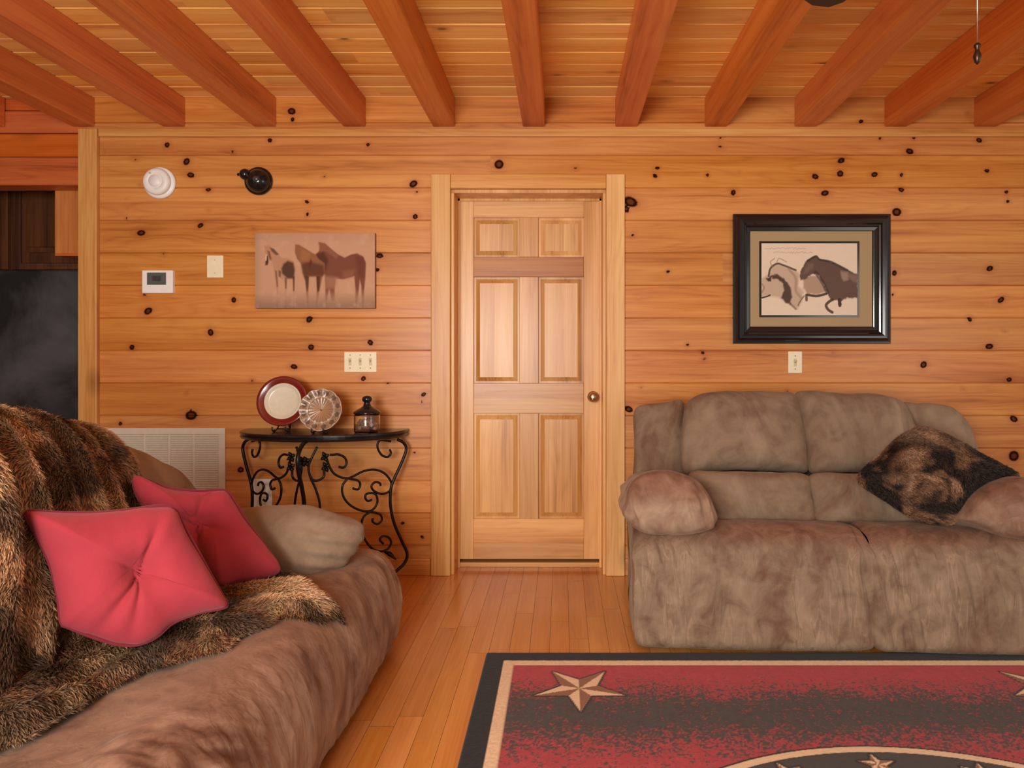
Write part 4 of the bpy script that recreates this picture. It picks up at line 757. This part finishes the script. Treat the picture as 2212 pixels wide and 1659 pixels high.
used = np.unique(fl2); remap = -np.ones(gx.size, int); remap[used] = np.arange(len(used)); V3 = mk(S3)[used]; F3 = remap[fl2]
t_ = np.cross(V3[F3[0, 1]] - V3[F3[0, 0]], V3[F3[0, 2]] - V3[F3[0, 0]]); F3 = F3 if t_[2] > 0 else F3[:, ::-1]
q0 = fl1[len(fl1) // 2]; v1 = mk(S2); t_ = np.cross(v1[q0[1]] - v1[q0[0]], v1[q0[2]] - v1[q0[0]]); F1 = fl1 if np.dot(t_, nr_.reshape(-1, 3)[q0[0]]) > 0 else fl1[:, ::-1]
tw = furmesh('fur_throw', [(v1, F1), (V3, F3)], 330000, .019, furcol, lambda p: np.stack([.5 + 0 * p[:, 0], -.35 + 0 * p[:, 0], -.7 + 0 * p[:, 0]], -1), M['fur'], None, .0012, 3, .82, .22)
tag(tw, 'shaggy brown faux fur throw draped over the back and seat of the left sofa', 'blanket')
# fur cushion on the loveseat
fp = [(1852,1036),(1868,1012),(1900,985),(1938,948),(1968,930),(1990,924),(2030,936),(2075,958),(2120,985),(2160,1005),(2200,1030),(2165,1042),(2120,1062),(2085,1095),(2058,1128),(2020,1130),(1975,1120),(1945,1102),(1910,1078),(1875,1056)]
n3 = np.array([-.12, -1, .50]); Of = [onplane(a, b, P(2020, 1035, 2.98), n3) for a, b in fp]
tmp, _, _, _ = inflate('tmp', Of, n3, .10, .07, M['fur'], None, 90, 22, 2.2, .6)
nv = len(tmp.data.vertices); co = np.empty(nv * 3, np.float32); tmp.data.vertices.foreach_get('co', co); co = co.reshape(-1, 3).astype(float); bmt = bmesh.new(); bmt.from_mesh(tmp.data); bmesh.ops.triangulate(bmt, faces=bmt.faces); tr = np.array([[v.index for v in f.verts] for f in bmt.faces]); bmt.free(); bpy.data.objects.remove(tmp)
def furcol2(p):
    q_ = p * np.array([1, 1, 1.6]) + .25 * np.stack([fbm(p, 6, 2)] * 3, -1); a = fbm(q_, 9, 3)[:, None]; c_ = np.array(lin(40, 28, 22)) + 0 * p; k = sstep(.46, .60, a); c_ = c_ * (1 - k) + np.array(lin(128, 92, 66)) * k; k = sstep(.60, .70, a); c_ = c_ * (1 - k) + np.array(lin(170, 130, 100)) * k
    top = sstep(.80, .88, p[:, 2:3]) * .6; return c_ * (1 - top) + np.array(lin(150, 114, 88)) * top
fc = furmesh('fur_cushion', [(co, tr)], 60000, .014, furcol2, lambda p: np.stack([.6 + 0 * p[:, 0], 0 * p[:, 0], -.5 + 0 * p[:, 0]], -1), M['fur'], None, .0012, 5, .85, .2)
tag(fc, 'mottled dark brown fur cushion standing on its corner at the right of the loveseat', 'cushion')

# ================================================================== RUG
rx0, rx1, ry1 = -.31, 2.14, 2.845; ry0 = ry1 - 3.4; cx, cy, CR = .93, 1.155, 1.0
X, Y = np.meshgrid(np.linspace(rx0, rx1, 520), np.r_[np.linspace(ry0, 1.9, 130), np.linspace(1.905, ry1, 240)], indexing='ij')
e = np.minimum(np.minimum(X - rx0, rx1 - X), np.minimum(Y - ry0, ry1 - Y)); p3 = np.stack([X, Y, X * 0], -1)
nf = vnoise(p3 * 190); nm_ = fbm(p3, 46, 3); nb = fbm(p3 + 5, 5, 3)
RED, CHAR, CRM, BLK = map(np.array, (lin(188, 68, 76), lin(74, 70, 66), lin(240, 212, 174), lin(34, 30, 30)))
s = np.minimum(ry1 - Y, Y - ry0); s = s + (nb - .5) * .10
pr = np.interp(s, [0, .20, .32, .42, .54, .66, .80, 2], [1.2, 1.1, .55, .0, -.05, .45, .9, .9]); redm = sstep(-.32, .32, pr - .5 - (nm_ - .5) * .9 - (nf - .5) * 1.2)
C = CHAR * (.78 + .5 * nm_[..., None]) * (1 - redm[..., None]) + RED * (.80 + .36 * nm_[..., None]) * redm[..., None]
rad = np.hypot(X - cx, Y - cy); C = blend(C, sstep(CR + .002, CR - .002, rad), CHAR); C = blend(C, sstep(.016, .012, np.abs(rad - CR + .004)) * 0 + sstep(.022, .018, np.abs(rad - (CR - .014))), BLK * 1.2); C = blend(C, sstep(.016, .013, np.abs(rad - (CR - .016))), CRM)
def star(C, sx, sy, R, rot, inner=.4):
    m = np.hypot(X - sx, Y - sy) < R * 1.25; xs, ys = X[m] - sx, Y[m] - sy
    pts = [(R * (1 if k % 2 == 0 else inner) * math.cos(rot + k * math.pi / 5), R * (1 if k % 2 == 0 else inner) * math.sin(rot + k * math.pi / 5)) for k in range(10)]
    d = inpoly(xs, ys, pts); an = ((np.arctan2(ys, xs) - rot) / (math.pi / 5)) % 2; lightside = (an > 1).astype(float)
    c_ = C[m]; c_ = blend(c_, sstep(.012, .006, d) * .8, BLK); c_ = blend(c_, sstep(.002, -.002, d), CRM); c_ = blend(c_, sstep(.002, -.002, d) * (1 - lightside), lin(150, 104, 74)); C[m] = c_; return C
for sx in (.062, 2 * (rx0 + rx1) / 2 - .062):
    for sy in (2.535, ry0 + ry1 - 2.535): C = star(C, sx, sy, .168, -math.pi / 2)
for k in range(20):
    a = math.pi / 2 + k * math.pi / 10; C = star(C, cx + .905 * math.cos(a), cy + .905 * math.sin(a), .055, a)
C = star(C, cx, cy, .62, -math.pi / 2)
C = blend(C, sstep(.123, .120, e), lin(92, 34, 34)); C = blend(C, sstep(.119, .116, e), CRM * (.9 + .2 * nf[..., None])) if False else C
w1 = sstep(.120, .117, e)[..., None]; C = C * (1 - w1) + CRM * (.88 + .24 * nf[..., None]) * w1; w1 = sstep(.079, .076, e)[..., None]; C = C * (1 - w1) + BLK * (.8 + .4 * nm_[..., None]) * w1
Z = np.where(e < .003, .001, .010 + .0012 * nf)
rg_ = npmesh('area_rug', np.stack([X, Y, Z], -1).reshape(-1, 3), gridfaces(*X.shape), M['rug'], None, True, None, np.clip(C.reshape(-1, 3), 0, 1)); tag(rg_, 'red and charcoal area rug with cream stars and black border on the wood floor', 'rug')

# ================================================================== CEILING FAN (above the frame; one blade tip and the pull chain show)
fx, fy, fzz = .885, 1.5, 2.243
fn_ = root('ceiling_fan', (fx, fy, fzz), 'dark ceiling fan with one blade tip and thin pull chain at the top right', 'ceiling fan')
mb = MB(); mb.lathe([(.001, ZC - .012), (.07, ZC - .012), (.065, ZC - .05), (.02, ZC - .08), (.012, ZC - .08), (.012, fzz + .09), (.03, fzz + .08), (.10, fzz + .06), (.115, fzz + .01), (.10, fzz - .04), (.05, fzz - .06), (.045, fzz - .10), (.001, fzz - .11)][::-1], (fx, fy, 0), n=36); mb.build('motor', M['bronze'], fn_)
tip = math.atan2(2.05 - fy, .735 - fx)
for k in range(5):
    a = tip + k * 2 * math.pi / 5; ca, sa = math.cos(a), math.sin(a)
    pl = [(.19, -.055), (.40, -.066), (.52, -.064), (.56, -.045), (.575, 0), (.56, .045), (.52, .064), (.40, .066), (.19, .055)]
    V = [(fx + u * ca - v * sa, fy + u * sa + v * ca, fzz + .0 + v * .15 + dz) for dz in (0, .007) for u, v in pl]; n9 = 9
    mb = MB(); mb.add(V, [tuple(range(9))[::-1], tuple(range(9, 18))] + [(j, (j + 1) % 9, 9 + (j + 1) % 9, 9 + j) for j in range(9)]); mb.build('blade', M['fanblade'], fn_)
    mb = MB(); mb.tube([(fx + .09 * ca, fy + .09 * sa, fzz), (fx + .16 * ca, fy + .16 * sa, fzz - .012), (fx + .25 * ca, fy + .25 * sa, fzz - .004)], .010, 8); mb.build('blade_arm', M['bronze'], fn_)
px_, pz = (2111 - VX) / F * fy, H - (95 - VY) / F * fy
mb = MB(); mb.tube([(px_, fy, fzz - .105), (px_, fy, pz)], .0012, 6, sub=0); pc = mb.build('pull_chain', M['chain'], fn_)
mb = MB(); mb.lathe([(.001, -.036), (.006, -.030), (.0085, -.018), (.005, -.008), (.004, -.004), (.007, .002), (.007, .006), (.003, .010), (.001, .011)], (px_, fy, pz - .008), n=20); mb.build('chain_pull', M['bronze'], pc)

# ================================================================== CAMERA AND LIGHT
cd = bpy.data.cameras.new('camera'); cam = bpy.data.objects.new('camera', cd); COL.objects.link(cam); cam.location = (0, 0, H); cam.rotation_euler = (math.radians(90), 0, 0)
cd.sensor_width = 36; cd.lens = F / 2212 * 36; cd.shift_x = -(VX - 1106) / 2212; cd.shift_y = -(829.5 - VY) / 2212; cd.clip_start = .05
scene.camera = cam
def area(name, loc, target, sx, sy, power, col):
    l = bpy.data.lights.new(name, 'AREA'); l.shape = 'RECTANGLE'; l.size = sx; l.size_y = sy; l.energy = power; l.color = col
    o = bpy.data.objects.new(name, l); COL.objects.link(o); o.location = loc; o.rotation_euler = (Vector(target) - Vector(loc)).to_track_quat('-Z', 'Y').to_euler(); return o
area('window light', (-.9, -1.2, 1.4), (.1, 3.9, 1.35), 1.3, 1.1, 160, (1, .96, .90))
area('side area light', (3.3, .3, 1.4), (0, 2.6, 1.2), 1.6, 1.6, 22, (1, .94, .86))  # weak warm area light from the right, no window modelled there
w = bpy.data.worlds.new('room light'); scene.world = w; w.use_nodes = True; bg = w.node_tree.nodes['Background']; bg.inputs[0].default_value = (1.0, .93, .86, 1); bg.inputs[1].default_value = .34
vs = scene.view_settings; vs.view_transform = 'Standard'; vs.look = 'None'; vs.exposure = -0.1; vs.gamma = 1.0; vs.use_curve_mapping = False
